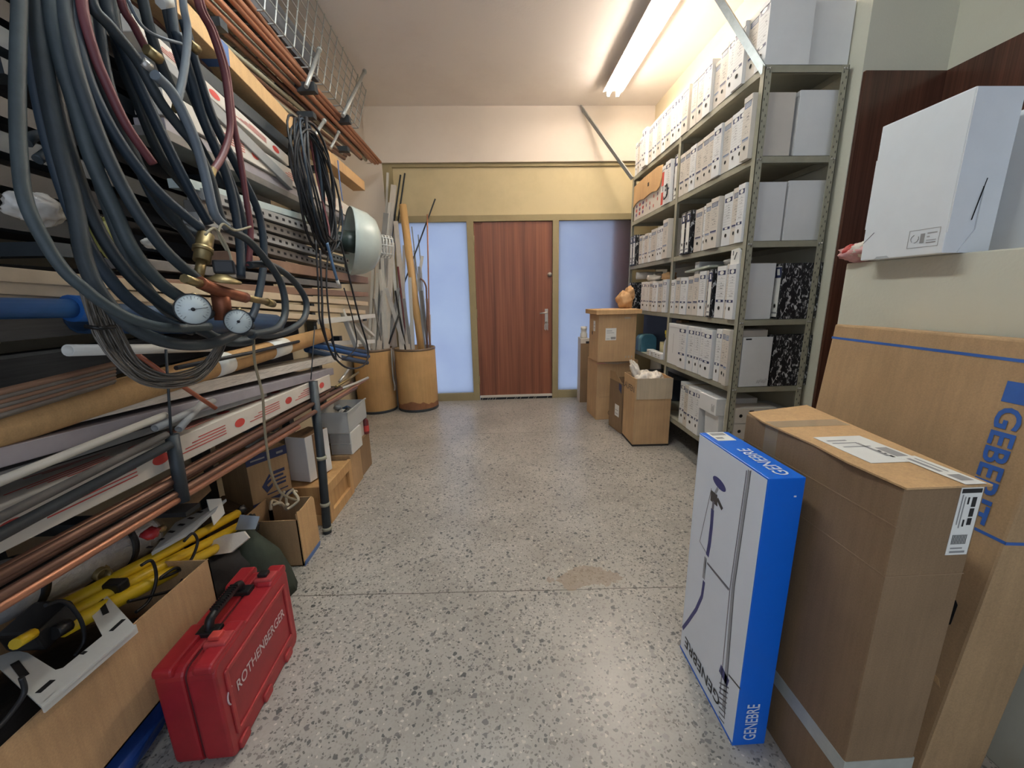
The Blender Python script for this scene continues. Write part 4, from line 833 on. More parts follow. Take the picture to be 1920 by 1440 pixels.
# hoses hanging in front ------------------------------------------------
def hose(pts, X, r, mt, label, name='rubber_hose', cat='hose', group=None):
    n = len(pts); P = []
    for i, p in enumerate(pts):
        x = X if not isinstance(X, tuple) else X[0]+(X[1]-X[0])*i/(n-1)
        P.append(at(*p, x=x))
    return solo(name, MB().tube(spline(P, 6), r, 10), mt, label, cat, group)
HG = None
hose([(40, -130), (37, 0), (33, 170), (37, 300), (50, 383), (88, 460), (123, 510), (157, 540), (200, 573), (253, 600), (317, 615), (392, 612)], (-.76, -.66), .0095, RUBBER_G, 'outermost blue green hose sweeping down the far left to the gauges')
hose([(75, -130), (70, 0), (83, 133), (110, 267), (140, 383), (160, 490), (195, 560), (255, 618), (330, 645), (405, 642), (470, 610)], (-.77, -.67), .0125, RUBBER, 'thick dark hose, second from the left picture edge')
hose([(105, -130), (97, 0), (113, 100), (143, 200), (173, 300), (217, 400), (250, 470), (300, 530), (350, 565), (395, 590)], (-.75, -.68), .0125, RUBBER_G, 'thick dark hose, third from the left picture edge')
hose([(125, -130), (120, 0), (135, 100), (165, 200), (205, 300), (255, 395), (310, 470), (372, 525)], (-.74, -.67), .0115, RUBBER, 'dark hose ending at the manifold, left of the red hose')
hose([(140, -130), (133, 0), (147, 90), (180, 187), (235, 283), (300, 363), (377, 428)], (-.74, -.68), .0105, RUBBER_B, 'blue green hose running beside the long red hose')
hose([(155, -130), (153, 0), (177, 100), (207, 173), (240, 240), (287, 307)], (-.72, -.69), .0085, REDRUB, 'long dark red hose with its end near the brass fittings')
hose([(165, -130), (170, 0), (207, 50), (260, 117), (300, 190), (338, 240), (366, 275), (395, 335), (420, 420), (470, 455), (523, 523), (535, 580), (520, 615), (470, 628)], (-.72, -.66), .0105, RUBBER, 'dark hose arching over the brass fittings and looping right of the gauges')
hose([(467, 497), (507, 497), (547, 523), (573, 562), (570, 597), (540, 620), (500, 629), (455, 620)], (-.70, -.66), .0105, RUBBER, 'round hose loop at the right of the gauges')
hose([(215, -130), (227, 0), (252, 50), (274, 92)], -.74, .008, REDRUB, 'short dark red hose ending in a pale fitting')
hose([(360, -130), (370, 0), (397, 60), (420, 133), (430, 207), (431, 247), (418, 290), (398, 322)], -.70, .0085, REDRUB, 'pinkish red hose ending at the brass nut')
hose([(366, -130), (376, 0), (402, 60), (425, 133), (437, 225), (448, 283), (461, 367), (470, 433), (466, 500)], -.705, .008, REDRUB, 'pinkish red hose running down past the brass nut')
hose([(338, -130), (343, 0), (352, 60), (345, 133), (333, 190)], -.69, .008, PALERUB, 'pale blue grey hose ending above the arching hose')
hose([(290, 140), (320, 170), (345, 215), (368, 270), (385, 330), (402, 400), (425, 425)], -.68, .0105, PALERUB, 'pale worn hose bent over the middle of the bundle')
hose([(240, 0), (262, 43), (293, 67), (340, 82)], -.73, .0035, PALERUB, 'thin teal cord strung between the hoses', 'cord', 'cord')
hose([(330, 60), (357, 143), (385, 235), (430, 335), (456, 420), (468, 500)], -.76, .0115, RUBBER_B, 'dark blue hose behind the pinkish red hoses')
hose([(345, 40), (375, 150), (405, 235), (448, 320), (485, 400), (495, 483), (482, 567), (470, 600)], -.77, .0115, RUBBER_B, 'rightmost dark blue hose of the near bundle')
hose([(200, -60), (225, 100), (262, 200), (300, 290), (330, 330), (372, 380)], -.80, .012, RUBBER, 'shaded dark hose deep inside the near bundle')
hose([(175, -60), (190, 100), (215, 200), (255, 300), (300, 390), (345, 430), (390, 440)], -.81, .012, RUBBER_B, 'shaded blue hose deep inside the near bundle')
hose([(110, -60), (130, 120), (165, 260), (200, 380), (250, 500), (310, 580), (380, 622), (440, 640), (480, 628)], -.80, .012, RUBBER_G, 'low sagging dark hose behind the gauges')
hose([(255, -60), (282, 60), (310, 140), (350, 230), (390, 300), (420, 350)], -.79, .0115, RUBBER, 'dark hose behind the pale fittings')
hose([(300, -60), (320, 50), (350, 150), (395, 260), (425, 330), (440, 400)], -.80, .0115, RUBBER, 'dark hose deep behind the pinkish red hoses')
for i, (pts, X, mt, lb) in enumerate([
    ([(55, -120), (58, 60), (78, 200), (112, 330), (150, 430), (190, 500), (240, 560), (300, 600), (360, 620)], (-.80, -.72), RUBBER_B, 'dark hose between the two leftmost thick hoses'),
    ([(150, -120), (160, 40), (185, 150), (228, 250), (280, 345), (335, 420), (372, 470)], (-.79, -.73), RUBBER, 'shaded hose just right of the long red hose'),
    ([(190, -120), (200, 20), (235, 100), (275, 190), (312, 270), (352, 350), (392, 420)], (-.78, -.72), RUBBER_B, 'blue black hose left of the arching hose'),
    ([(315, -120), (322, 20), (338, 110), (372, 200), (410, 290), (436, 370), (450, 460), (452, 520)], (-.79, -.73), RUBBER_B, 'blue black hose between the pale blue and pinkish hoses'),
    ([(90, -120), (92, 60), (105, 180), (135, 300), (180, 420), (230, 500), (290, 560), (350, 600), (420, 640), (470, 640)], (-.79, -.70), RUBBER, 'low hanging dark hose passing under both gauges')]):
    hose(pts, X, .0115, mt, lb)
for (px, py, X, rad, mt, nm, lb, ct) in [(68, 392, -.95, (.03, .05, .03), M('clear_sleeve', (196, 192, 184), .2), 'plastic_wrapper', 'crumpled clear wrapper in the dark gap behind the leftmost hoses', 'wrapper'),
    (200, 447, -.96, (.022, .03, .045), M('dull_yellow_plastic', (150, 146, 84), .5), 'plastic_tag', 'dull yellow plastic lump in the dark gap behind the thick hoses', 'plastic'),
    (287, 456, -.95, (.018, .03, .014), WPLAST, 'pipe_offcut', 'white pipe end shining in the dark gap left of the brass fittings', 'pipe')]:
    solo(nm, MB().blob(at(px, py, x=X), rad, 12, 8, .1, int(px), crumple=.1), mt, lb, ct)
hose([(50, 268), (65, 255), (90, 256), (100, 275), (70, 300)], -.80, .008, RUBBER, 'small bent hose end at the far left', 'rubber_hose')
for i, (a, b, r, mt, lb) in enumerate([((274, 92), (300, 112), .011, BRASS, 'pale brass fitting at the end of the short red hose'), ((333, 190), (330, 206), .0095, BRASS, 'ribbed hose tail under the pale blue hose'), ((398, 318), (392, 338), .011, BRASS, 'brass hose nut under the pinkish red hose'), ((300, 5), (318, 2), .012, WPLAST, 'white fitting at the top among the hoses'), ((355, 82), (372, 95), .011, BRASS, 'brass fitting beside the teal cord end'), ((265, 115), (282, 130), .011, STEEL, 'steel fitting left of the arching hose')]):
    solo('hose_fitting', MB().tube([at(*a, x=-.70), at(*b, x=-.695)], r, 6), mt, lb, 'fitting')
# gauge manifold
t = thing('gauge_manifold', 'bronze test manifold with two round white dial gauges hanging among the hoses', 'pressure gauge', at(425, 560, x=-.66))
X_ = -.655
bodyp = [at(375, 530, x=X_), at(410, 545, x=X_), at(460, 558, x=X_)]
part('body', MB().tube(spline(bodyp, 4), .014, 12).tube([at(412, 545, x=X_-.01), at(420, 600, x=X_-.012)], .020, 10), BRONZE, t)
part('valve_bonnet', MB().lathe([(.038, 0), (.038, .006), (.02, .014), (.012, .02)], Matrix.Translation(at(418, 530, x=X_)) @ Matrix.Rotation(.15, 4, 'Y'), 18), BRASS, t)
part('valve_knob', MB().box((-.022, -.022, .02), (.022, .022, .052), X=Matrix.Translation(at(426, 530, x=X_)) @ Matrix.Rotation(.5, 4, 'Z')), BLACK, t, bev=.005)
part('outlet', MB().tube([at(460, 558, x=X_), at(500, 566, x=X_)], .009, 8).tube([at(500, 566, x=X_), at(512, 570, x=X_)], .011, 10), BRASS, t)
part('hose_connector', MB().tube([at(345, 522, x=X_), at(378, 533, x=X_)], .010, 8), BRASS, t)
part('upper_fittings', MB().tube([at(386, 440, x=X_-.02), at(378, 490, x=X_-.02)], .017, 10).tube([at(378, 490, x=X_-.02), at(372, 520, x=X_-.02)], .010, 10).tube([at(381, 465, x=X_-.02), at(380, 472, x=X_-.02)], .021, 10), BRASS, t)
DIAL = M('dial_face', (214, 222, 218), .35, var=.03)
for (cx, cy, r, na) in ((362, 580, .0315, .1), (447, 603, .0295, .9)):
    c = at(cx, cy, x=-.625); n = (Vector((.15, -.2, 1.22))-c).normalized(); zq = ZA-n*n.z; zq.normalize(); xq = zq.cross(n)
    X4 = Matrix(((xq.x, zq.x, n.x, c.x), (xq.y, zq.y, n.y, c.y), (xq.z, zq.z, n.z, c.z), (0, 0, 0, 1)))
    g = part('gauge', MB().lathe([(r*.9, -.028), (r*1.02, -.024), (r*1.02, .001), (r*.95, .001), (r*.95, -.004)], X4, 28, caps=True), BLACK, t)
    part('dial', MB().lathe([(r*.955, -.003), (r*.955, -.0005)], X4, 28), DIAL, g)
    m = MB()
    for i in range(21):
        a = math.radians(225-i*13.5); r0, r1 = r*(.72 if i % 5 else .62), r*.84
        m.beam(X4 @ Vector((r0*math.cos(a), r0*math.sin(a), .0)), X4 @ Vector((r1*math.cos(a), r1*math.sin(a), .0)), .0005, .0008 if i % 5 else .0014, up=n)
    part('scale', m, INK, g)
    part('needle', MB().beam(X4 @ Vector((-r*.25*math.cos(na), -r*.25*math.sin(na), .001)), X4 @ Vector((r*.8*math.cos(na), r*.8*math.sin(na), .001)), .0008, .0016, up=n).lathe([(r*.12, 0), (r*.12, .003)], X4, 10), INK, g)
    part('stem', MB().tube([c-n*.025, c-n*.03+Vector((.0, .012, .03))], .007, 8), BRASS, g)
# string with loops
hose([(385, 440), (402, 428), (420, 452), (432, 480), (434, 500)], -.645, .0028, M('pale_string', (160, 152, 128), .8), 'pale string tied round the brass fittings above the gauges', 'string', 'string')
hose([(470, 425), (440, 432), (418, 420), (410, 440), (425, 470)], -.65, .0028, _mats['pale_string'], 'knotted pale string beside the brass fittings', 'string', 'string')
hose([(475, 625), (478, 680), (492, 740), (496, 800), (502, 850), (510, 890), (528, 925), (556, 938)], (-.80, -.90), .0045, M('rope', (150, 138, 112), .85, bump=.4), 'frayed pale rope hanging down in front of the boxes', 'rope', 'rope')
# coil of grey wire
m = MB(); rr = random.Random(3)
for i in range(30):
    j = lambda s: rr.uniform(-s, s); f = i/29
    pts = [(150+40*f+j(3), 540+j(8)), (165+52*f+j(3), 590), (180+58*f+j(3), 635), (215+45*f+j(3), 682-8*f), (262+30*f+j(3), 718-20*f+j(3)), (320+10*f+j(4), 727-26*f+j(3)), (375+j(4), 712-26*f+j(3)), (410-6*f+j(4), 672-22*f), (428-10*f+j(4), 630)]
    m.tube(spline([at(*p, x=-.80+.10*q/8+rr.uniform(-.012, .012)) for q, p in enumerate(pts)], 4), .0019, 5)
t = thing('wire_coil', 'coil of grey wire sagging in a wide curve under the gauges', 'wire', at(300, 720, x=-.75)); part('strands', m, M('grey_wire', (112, 106, 98), .5, .3), t)
part('tie', MB().tube([at(160, 612, x=-.77), at(188, 616, x=-.745), at(214, 612, x=-.77)], .004, 6), BLACK, t)
# second coil of black cable
t = thing('cable_coil', 'hanging coil of thin black cables beside the lamp shade', 'cable', at(600, 450, x=-.95)); rr = random.Random(5); m = MB(); m2 = MB(); m3 = MB()
c = at(595, 355, x=-.96)
for i in range(16):
    P = []; a_, b_ = .10+rr.uniform(-.03, .03), .30+rr.uniform(-.05, .04); ox = rr.uniform(-.03, .03); tl = -.16+rr.uniform(-.08, .08)
    for k in range(26):
        an = 2*math.pi*k/26; y, z = a_*1.6*math.cos(an), b_*math.sin(an)
        P.append(c+Vector((ox+.02*math.sin(an*2+i), y-z*tl*-1.0*1.15, z)))
    (m3 if i == 4 else (m2 if i in (2, 12) else m)).tube(P, .0055 if i % 3 else .0075, 7, close=True)
part('black_loops', m, BLACKRUB, t); part('blue_loops', m2, RUBBER_B, t); part('red_loops', m3, REDRUB, t)
hose([(600, 470), (604, 560), (606, 610), (622, 662), (652, 690), (683, 684), (690, 655), (672, 590), (650, 500), (638, 450)], -.93, .0058, BLACKRUB, 'long black cable drooping below the cable coil', 'black_cable', 'cable')
hose([(592, 450), (597, 540), (600, 600), (618, 655), (630, 672), (618, 600), (612, 520), (618, 460)], -.95, .0048, BLACKRUB, 'black cable loop inside the long drooping cable', 'black_cable', 'cable')
hose([(622, 640), (640, 672), (668, 650), (662, 600), (645, 540)], -.95, .004, BLACKRUB, 'thin grey black cable loop ending below the lamp', 'black_cable', 'cable')
hose([(613, 455), (622, 490), (632, 525)], -.925, .008, M('light_blue_hose', (84, 116, 150), .45), 'short light blue hose with a white nozzle by the lamp shade', 'blue_hose', 'hose')
solo('hose_nozzle', MB().tube([at(632, 525, x=-.925), at(636, 536, x=-.925)], .010, 8), WPLAST, 'white nozzle at the end of the short light blue hose', 'nozzle')
# enamel lamp shade lying on the rack end
t = thing('lamp_shade', 'pale enamel lamp shade with a dark socket hanging at the rack end', 'lamp', at(690, 462, x=-.95))
c = at(664, 454, x=-.965); ax = Vector((.86, .50, -.10)).normalized(); zq = (ZA-ax*ax.z).normalized(); xq = zq.cross(ax)
X4 = Matrix(((xq.x, zq.x, ax.x, c.x), (xq.y, zq.y, ax.y, c.y), (xq.z, zq.z, ax.z, c.z), (0, 0, 0, 1)))
part('shade', MB().lathe([(.225, -.035), (.23, -.03), (.222, .0), (.206, .07), (.172, .125), (.11, .16), (.105, .155), (.167, .12), (.20, .07), (.215, 0), (.222, -.03)], X4, 32, caps=False), M('pale_enamel', (196, 206, 198), .3, var=.06), t)
part('socket', MB().lathe([(.03, -.16), (.05, -.15), (.055, -.08), (.07, -.06), (.075, .0), (.05, .04)], X4, 18), M('dark_green_enamel', (52, 66, 62), .35), t)
m = MB()
for i in range(5): m.tube([X4 @ Vector(((.075-.0*i)*math.cos(2*math.pi*k/20), (.075)*math.sin(2*math.pi*k/20), .16+.022*i)) for k in range(20)], .0045, 6, close=True)
for k in range(8):
    a = 2*math.pi*k/8; m.tube([X4 @ Vector((.078*math.cos(a), .078*math.sin(a), .15)), X4 @ Vector((.075*math.cos(a), .075*math.sin(a), .255))], .0045, 6)
part('wire_guard', m, WPLAST, t)
# ------------------------------------------------------------------ fibre drums with lengths of pipe and trim
def drum(name, label, x, y, r, h):
    t = thing(name, label, 'barrel', (x, y, 0)); X4 = Matrix.Translation((x, y, 0))
    part('barrel', MB().lathe([(r, .0), (r, h), (r-.008, h), (r-.008, .012), (.001, .012)], X4, 40, caps=False), FIBRE, t)
    part('bottom_band', MB().lathe([(r+.001, 0), (r+.003, .004), (r+.003, .026), (r+.001, .03)], X4, 40, caps=False), DARKMET, t)
    part('top_band', MB().lathe([(r+.0005, h-.022), (r+.0035, h-.018), (r+.0035, h+.002), (r-.004, h+.004)], X4, 40, caps=False), M('rusty_steel', (122, 104, 86), .5, .4, var=.25), t)
    return t
D1, D2 = (-1.375, 4.405, .212), (-.918, 4.44, .224)
drum('fibre_drum', 'left brown fibre drum holding white plastic trim lengths', *D1, .705)
dr = drum('fibre_drum', 'right brown fibre drum with a stained bottom holding a tan pole', *D2, .70)
st = MB(); rr = random.Random(8); prof = []
N_ = 44
for i in range(N_):
    a = 2*math.pi*i/N_; prof.append(.085+.02*math.sin(3*a)+.025*rr.random())
vs = []
for i in range(N_):
    a = 2*math.pi*i/N_; c_, s_ = math.cos(a)*(D2[2]+.0012), math.sin(a)*(D2[2]+.0012); vs += [(D2[0]+c_, D2[1]+s_, .03), (D2[0]+c_, D2[1]+s_, prof[i])]
st.add(vs, [(2*i, (2*i+2) % (2*N_), (2*i+3) % (2*N_), 2*i+1) for i in range(N_)]); part('water_stain', st, M('stained_fibre', (136, 92, 62), .75, var=.2), dr)
def rod(D, rim, top, Yt, r, mt, label, name='trim_length', sq=None, n=8, cat='trim', group=None, Yr=None):
    P = at(*rim, y=Yr or D[1]); T = at(*top, y=Yt); u = (T-P).normalized()
    o = Vector((P.x-D[0], P.y-D[1])); lim = D[2]-.05
    if o.length > lim: o *= lim/o.length
    P = Vector((D[0]+o.x, D[1]+o.y, .70)); b = P+(P-T)*(.40/max(.2, T.z-P.z)); o2 = Vector((b.x-D[0], b.y-D[1]))
    if o2.length > lim: o2 *= lim/o2.length
    b = Vector((D[0]+o2.x, D[1]+o2.y, .30))
    m = MB()
    if sq: m.beam(b, T, sq[0], sq[1], up=(0, 1, .01))
    else: m.tube([b, T], r, n)
    return solo(name, m, mt, label, cat, group)
rod(D2, (790, 655), (755, 384), 4.50, .040, M('tan_pole', (204, 166, 112), .5, var=.12, scale=6, stretch=(6, 6, .6)), 'thick tan round pole standing in the right drum', 'round_pole', n=18, cat='pole')
rod(D1, (713, 655), (816, 373), 4.60, .008, DARKMET, 'long dark rod crossing diagonally from the left drum to the right', 'steel_rod', cat='rod')
rod(D1, (712, 650), (759, 325), 4.60, .009, DARKMET, 'dark rod standing tallest above the left drum, right of its pair', 'steel_rod', cat='rod')
rod(D1, (705, 650), (751, 328), 4.60, .009, DARKMET, 'dark rod standing tallest above the left drum, left of its pair', 'steel_rod', cat='rod')
c_ = [at(803, 655, y=4.42), at(804, 560, y=4.46), at(801, 402, y=4.55)]; c_[0] = Vector((-.76, 4.44, .45))
solo('copper_tube', MB().tube(spline(c_, 5), .008, 8), COPPER, 'thin copper tube standing against the left glass pane', 'pipe')
solo('copper_tube', MB().tube(spline([Vector((-.79, 4.42, .45)), at(800, 560, y=4.44), at(797, 532, y=4.44), at(788, 522, y=4.44)], 5), .009, 8), COPPER_D, 'short brown copper tube with a bent top at the right drum', 'pipe')
for i, (rim, top, Yt, sq, mt, lb) in enumerate([
    ((712, 655), (739, 348), 4.58, (.055, .05), M('milky_trim', (214, 206, 194), .35, var=.1), 'thick white film wrapped trim length, tallest in the left drum'),
    ((716, 655), (727, 324), 4.62, (.022, .015), WPLAST, 'narrow white strip left of the tallest film wrapped trim'),
    ((700, 655), (724, 400), 4.50, (.05, .02), GPLAST, 'grey flat trim leaning left in the left drum'),
    ((726, 655), (735, 455), 4.45, (.05, .035), _mats['milky_trim'], 'milky wrapped trim in the middle of the left drum'),
    ((692, 655), (700, 500), 4.42, (.03, .02), WPLAST, 'white trim at the left rim of the left drum'),
    ((702, 655), (709, 512), 4.38, (.032, .025), WPLAST, 'white channel length at the front of the left drum'),
    ((712, 655), (722, 470), 4.40, (.04, .02), GPLAST, 'pale grey channel length in the left drum'),
    ((722, 655), (712, 505), 4.36, (.024, .02), WPLAST, 'white trim leaning across the front of the left drum'),
    ((733, 655), (722, 520), 4.42, (.034, .02), _mats['milky_trim'], 'short milky trim at the right of the left drum'),
    ((738, 655), (748, 540), 4.44, (.03, .02), GPLAST, 'grey trim at the right rim of the left drum')]):
    rod(D1, rim, top, Yt, 0, mt, lb, sq=sq)
for i, (rim, top, Yt, sq, mt, lb) in enumerate([
    ((759, 655), (724, 540), 4.30, (.04, .006), M('perforated_white', (206, 206, 202), .4), 'perforated white angle strip leaning left from the right drum'),
    ((766, 655), (742, 415), 4.48, (.045, .03), _mats['milky_trim'], 'milky wrapped trim beside the tan pole'),
    ((752, 655), (735, 470), 4.46, (.03, .02), WPLAST, 'white trim leaning left out of the right drum'),
    ((745, 655), (792, 480), 4.50, (.03, .02), WPLAST, 'white trim crossing behind the tan pole'),
    ((775, 655), (768, 520), 4.40, (.035, .02), WPLAST, 'white trim just left of the tan pole'),
    ((795, 655), (786, 500), 4.46, (.03, .02), GPLAST, 'grey channel just right of the tan pole'),
    ((802, 655), (790, 545), 4.42, (.025, .02), GREYSTRIP, 'dark grey channel right of the tan pole'),
    ((812, 655), (806, 590), 4.46, (.018, .012), WPLAST, 'short white strip at the right rim of the right drum'),
    ((808, 655), (800, 560), 4.40, (.022, .02), BROWNSTRIP, 'brown batten next to the copper tubes')]):
    rod(D2, rim, top, Yt, 0, mt, lb, sq=sq)
for i, (D, rim, top, Yt, sq, mt) in enumerate([(D1, (708, 655), (731, 380), 4.52, (.03, .02), WPLAST), (D1, (720, 655), (742, 430), 4.5, (.028, .02), GPLAST), (D1, (698, 655), (712, 450), 4.4, (.03, .02), _mats['milky_trim']), (D1, (730, 655), (716, 480), 4.38, (.03, .02), WPLAST),
        (D2, (756, 655), (744, 440), 4.5, (.03, .02), WPLAST), (D2, (748, 655), (758, 460), 4.5, (.03, .02), _mats['milky_trim']), (D2, (770, 655), (757, 560), 4.36, (.03, .015), GPLAST)]):
    rod(D, rim, top, Yt, 0, mt, f'{"white" if mt is WPLAST else ("grey" if mt is GPLAST else "milky")} slim trim length in the {"left" if D is D1 else "right"} drum, {("fanned far back", "second tall one from the pole", "low at the left", "crossing low in front", "just left of the red tube", "leaning on the tan pole", "short and in front")[i]}', sq=sq)
rod(D2, (764, 655), (746, 500), 4.44, .011, REDRUB, 'dark red tube between the white trims of the right drum', 'red_tube', cat='tube')
rod(D2, (760, 655), (741, 545), 4.40, .010, BLACK, 'black tube at the front of the right drum', 'black_tube', cat='tube')
for i, (rim, top) in enumerate((((798, 655), (772, 425)), ((803, 655), (784, 440)), ((790, 655), (776, 470)), ((783, 655), (779, 500)))):
    rod(D2, rim, top, 4.56, .006, GALV, f'thin grey rod leaning on the left glass pane, {("tallest", "second tallest", "third tallest", "shortest")[i]} of its four', 'steel_rod', cat='rod')
for i, (rim, top) in enumerate((((718, 655), (700, 560)), ((728, 655), (748, 590)), ((707, 655), (716, 545)))):
    rod(D1, rim, top, 4.36, .010, (GREYSTRIP, BLACK, GPLAST)[i], f'{("grey", "black", "pale grey")[i]} tube end low in the left drum', 'tube_end', cat='tube')
solo('hanging_strap', MB().tube(spline([Vector((-1.15, 4.335, .70)), Vector((-1.145, 4.30, .62)), Vector((-1.15, 4.30, .40)), Vector((-1.14, 4.30, .30)), Vector((-1.15, 4.31, .24))], 5), .009, 6), M('grey_rag', (150, 150, 148), .7), 'grey strap hanging down between the two drums', 'strap')
# ------------------------------------------------------------------ boxes under the rack
t = thing('wooden_crate', 'low wooden crate with a framed side behind the grey support pole', 'crate', (-1.16, 2.24, 0))
part('panel', MB().box((-1.36, 2.05, 0), (-.985, 2.42, .225)), WOODL, t)
for a, b in (((-.985, 2.05, .175), (-.965, 2.42, .235)), ((-.985, 2.05, 0), (-.965, 2.42, .06)), ((-.985, 2.05, .06), (-.965, 2.10, .175)), ((-.985, 2.37, .06), (-.965, 2.42, .175)), ((-1.36, 2.035, .17), (-.985, 2.05, .235)), ((-1.36, 2.035, 0), (-.985, 2.05, .06))):
    part('frame_board', MB().box(a, b), WOODL, t, bev=.002)
obox('cardboard_box', 'low cardboard box on the floor right after the wooden crate', 'box', (-1.30, 2.44, 0), .325, .19, .25, 0, CARD)
obox('cardboard_box', 'last low cardboard box in the row, next to the drums', 'box', (-1.30, 2.645, 0), .315, .225, .262, 0, CARD_D)
ang = math.atan2(2.257-2.068, -1.028+1.078)
t = obox('white_box', 'white cardboard box with a brown tape strip standing on the wooden crate', 'box', (-1.205, 2.135, .2355), .135, .185, .265, -.28, WHITE)
part('brown_tape', MB().box((.1345, .055, 0), (.1362, .078, .2655)), CARD_D, t, True); part('brown_opening', MB().box((.005, .005, .2652), (.13, .18, .2662)), CARD_D, t, True)
t = obox('drawer_unit', 'grey and white little drawer unit beside the white box', 'drawers', (-1.10, 2.46, .2515), .14, .17, .15, -.05, WPLAST)
for i in range(2): part('drawer', MB().box((.006, -.006, .008+.07*i), (.134, 0, .072+.07*i)), GPLAST, t, True, bev=.002)
t = thing('storage_bin', 'translucent plastic bin filled with fittings at the far end of the boxes', 'bin', (-1.08, 2.62, .405))
e = .003; x0, x1, y0, y1, z0, z1 = -1.19, -.965, 2.445, 2.80, .4025, .535
part('bin', MB().box((x0, y0, z0), (x1, y1, z0+e)).box((x0, y0, z0), (x1, y0+e, z1)).box((x0, y1-e, z0), (x1, y1, z1)).box((x0, y0, z0), (x0+e, y1, z1)).box((x1-e, y0, z0), (x1, y1, z1)).box((x0-.006, y0-.006, z1), (x1+.006, y0+e, z1+.008)).box((x1-e, y0-.006, z1), (x1+.006, y1+.006, z1+.008)), CLEARP, t)
for i in range(12):
    rr = random.Random(i); solo('pipe_fitting', MB().blob((rr.uniform(-1.15, -1.0), 2.49+.024*i, z0+.035+.075*rr.random()), (.03, .025, .022), 8, 5, .15, i), (GPLAST, WPLAST, DARKMET, NAVYP)[i % 4], f'{("grey", "white", "dark", "navy")[i % 4]} plastic fitting inside the translucent bin', 'fitting', f'{("grey", "white", "dark", "navy")[i % 4]} fittings in the bin')
solo('bin_support', MB().box((-1.28, 2.64, .263), (-1.0, 2.86, .401)), WHITE2, 'off white carton carrying the far half of the translucent bin', 'box', bev=.003)
t = thing('adhesive_bottle', 'small dark and red bottle with a blue cap on the last cardboard box', 'bottle', (-.999, 2.74, .2625)); X4 = Matrix.Translation((-.985, 2.90, 0))
X4 = Matrix.Translation((-.972+.0, 2.62, .2505))
t.location = (-.972, 2.62, .2505)
X4 = Matrix.Translation((-.990, 2.83, .2625)); t.matrix_world = X4; t.matrix_basis = X4
part('bottle', MB().lathe([(.021, 0), (.022, .005), (.022, .10), (.014, .115), (.009, .12)], X4, 14), M('dark_red_bottle', (110, 44, 44), .35), t)
part('label', MB().lathe([(.0224, .02), (.0224, .065)], X4, 14, caps=False), REDINK, t); part('cap', MB().lathe([(.010, .118), (.010, .15), (.005, .165)], X4, 10), NAVY, t)
# E box on a lower carton
obox('cardboard_box', 'dim cardboard box under the box with the big E', 'box', (-1.52, 1.86, 0), .36, .165, .214, 0, CARD_D)
ea = math.atan2(.175, .105); fl = Vector((-1.245, 1.845, .2145))
t = thing('cardboard_box', 'kraft box with navy bands and a big navy E under the copper pipes', 'box', fl, ea-0)
part('carton', MB().box((0, 0, 0), (.205, .27, .285)), CARD, t, True, bev=.003)
for a, b in ((.235, .283), (0, .03)): part('navy_band', MB().box((-.001, -.001, a), (.206, .0, b)), NAVY, t, True)
m = MB(); Eo = Vector((.055, -.0012, .075)); m.prism([(0, .03), (.045, .085), (.05, .07), (.028, .05), (.05, .058), (.05, .045), (.024, .03), (.03, .018), (.055, .03), (.052, .012), (.02, -.012)], Eo, XA, ZA, (0, .0008, 0))
for i, (w_, h_) in enumerate(((.06, .017), (.05, .012), (.062, .010), (.058, .012))): m.box((.12, -.0012, .148-.022*i), (.12+w_, -.0005, .148-.022*i+h_))
m.box((.075, -.0012, .05), (.185, -.0005, .056)); part('printed_logo', m, NAVY, t, True)
part('band_text', MB().box((.02, -.0016, .252), (.09, -.001, .260)).box((.15, -.0016, .25), (.185, -.001, .262)), GREYINK, t, True)
part('open_flap', MB().prism([(0, 0), (.205, 0), (.19, .07), (.02, .06)], (0, .27, .285), XA, Vector((0, .35, .93)), (0, .003, 0)), CARD_D, t, True)
solo('plastic_sheet', MB().blob((-1.27, 2.03, .52), (.085, .085, .030), 12, 7, .12, 4, crumple=.14), M('crumpled_film', (186, 182, 174), .25, bump=.4), 'crumpled clear film bulging out of the box with the big E', 'film')
# open carton with a bright side next to the pole
t = thing('cardboard_box', 'open cardboard box with a bright tan side in front of the grey pole', 'box', (-1.06, 1.78, 0))
b = MB(); x0, x1, y0, y1, hh = -1.19, -.955, 1.69, 1.865, .272
b.box((x0, y0, 0), (x1, y1, .005)).box((x0, y0, 0), (x0+.005, y1, hh)).box((x1-.005, y0, 0), (x1, y1, hh)).box((x0, y1-.005, 0), (x1, y1, hh)).box((x0, y0, 0), (x1, y0+.005, hh*.9))
part('carton', b, CARD, t); part('bright_side', MB().prism([(0, .02), (.17, .02), (.17, .26), (.15, .285), (.03, .275), (0, .285)], (x1, y0+.003, 0), YA, ZA, (.004, 0, 0)), CARD_L, t)
part('blue_tape', MB().prism([(0, 0), (.16, 0), (.17, .02), (.01, .02)], (x1+.004, y0, .0), YA, ZA, (.004, 0, 0)), _mats['blue_tape'], t)
for i in range(3):
    rr = random.Random(i+20); P = [Vector((-1.10+.04*i+rr.uniform(-.02, .02), 1.72+.03*q, .285+.03*math.sin(q*1.4+i))) for q in range(6)]
    solo('rope', MB().tube(spline(P, 4), .007, 7), M('cream_rope', (186, 172, 146), .8, bump=.4), f'cream rope spilling over the open box, {ORD[i]} from the left', 'rope')
gb = MB().lathe([(.17, 0), (.165, .06), (.12, .17), (.07, .26), (.045, .31), (.001, .32)], Matrix.Translation((-1.10, 1.52, .0)) @ Matrix.Diagonal((1.05, .82, 1, 1)), 18)
for v in gb.v: v.x += .012*math.sin(9*v.z*3+v.y*22); v.y += .012*math.sin(v.x*25+v.z*14)
solo('canvas_bag', gb, GREENB, 'dark green canvas bag sagging on the floor behind the red case', 'bag')
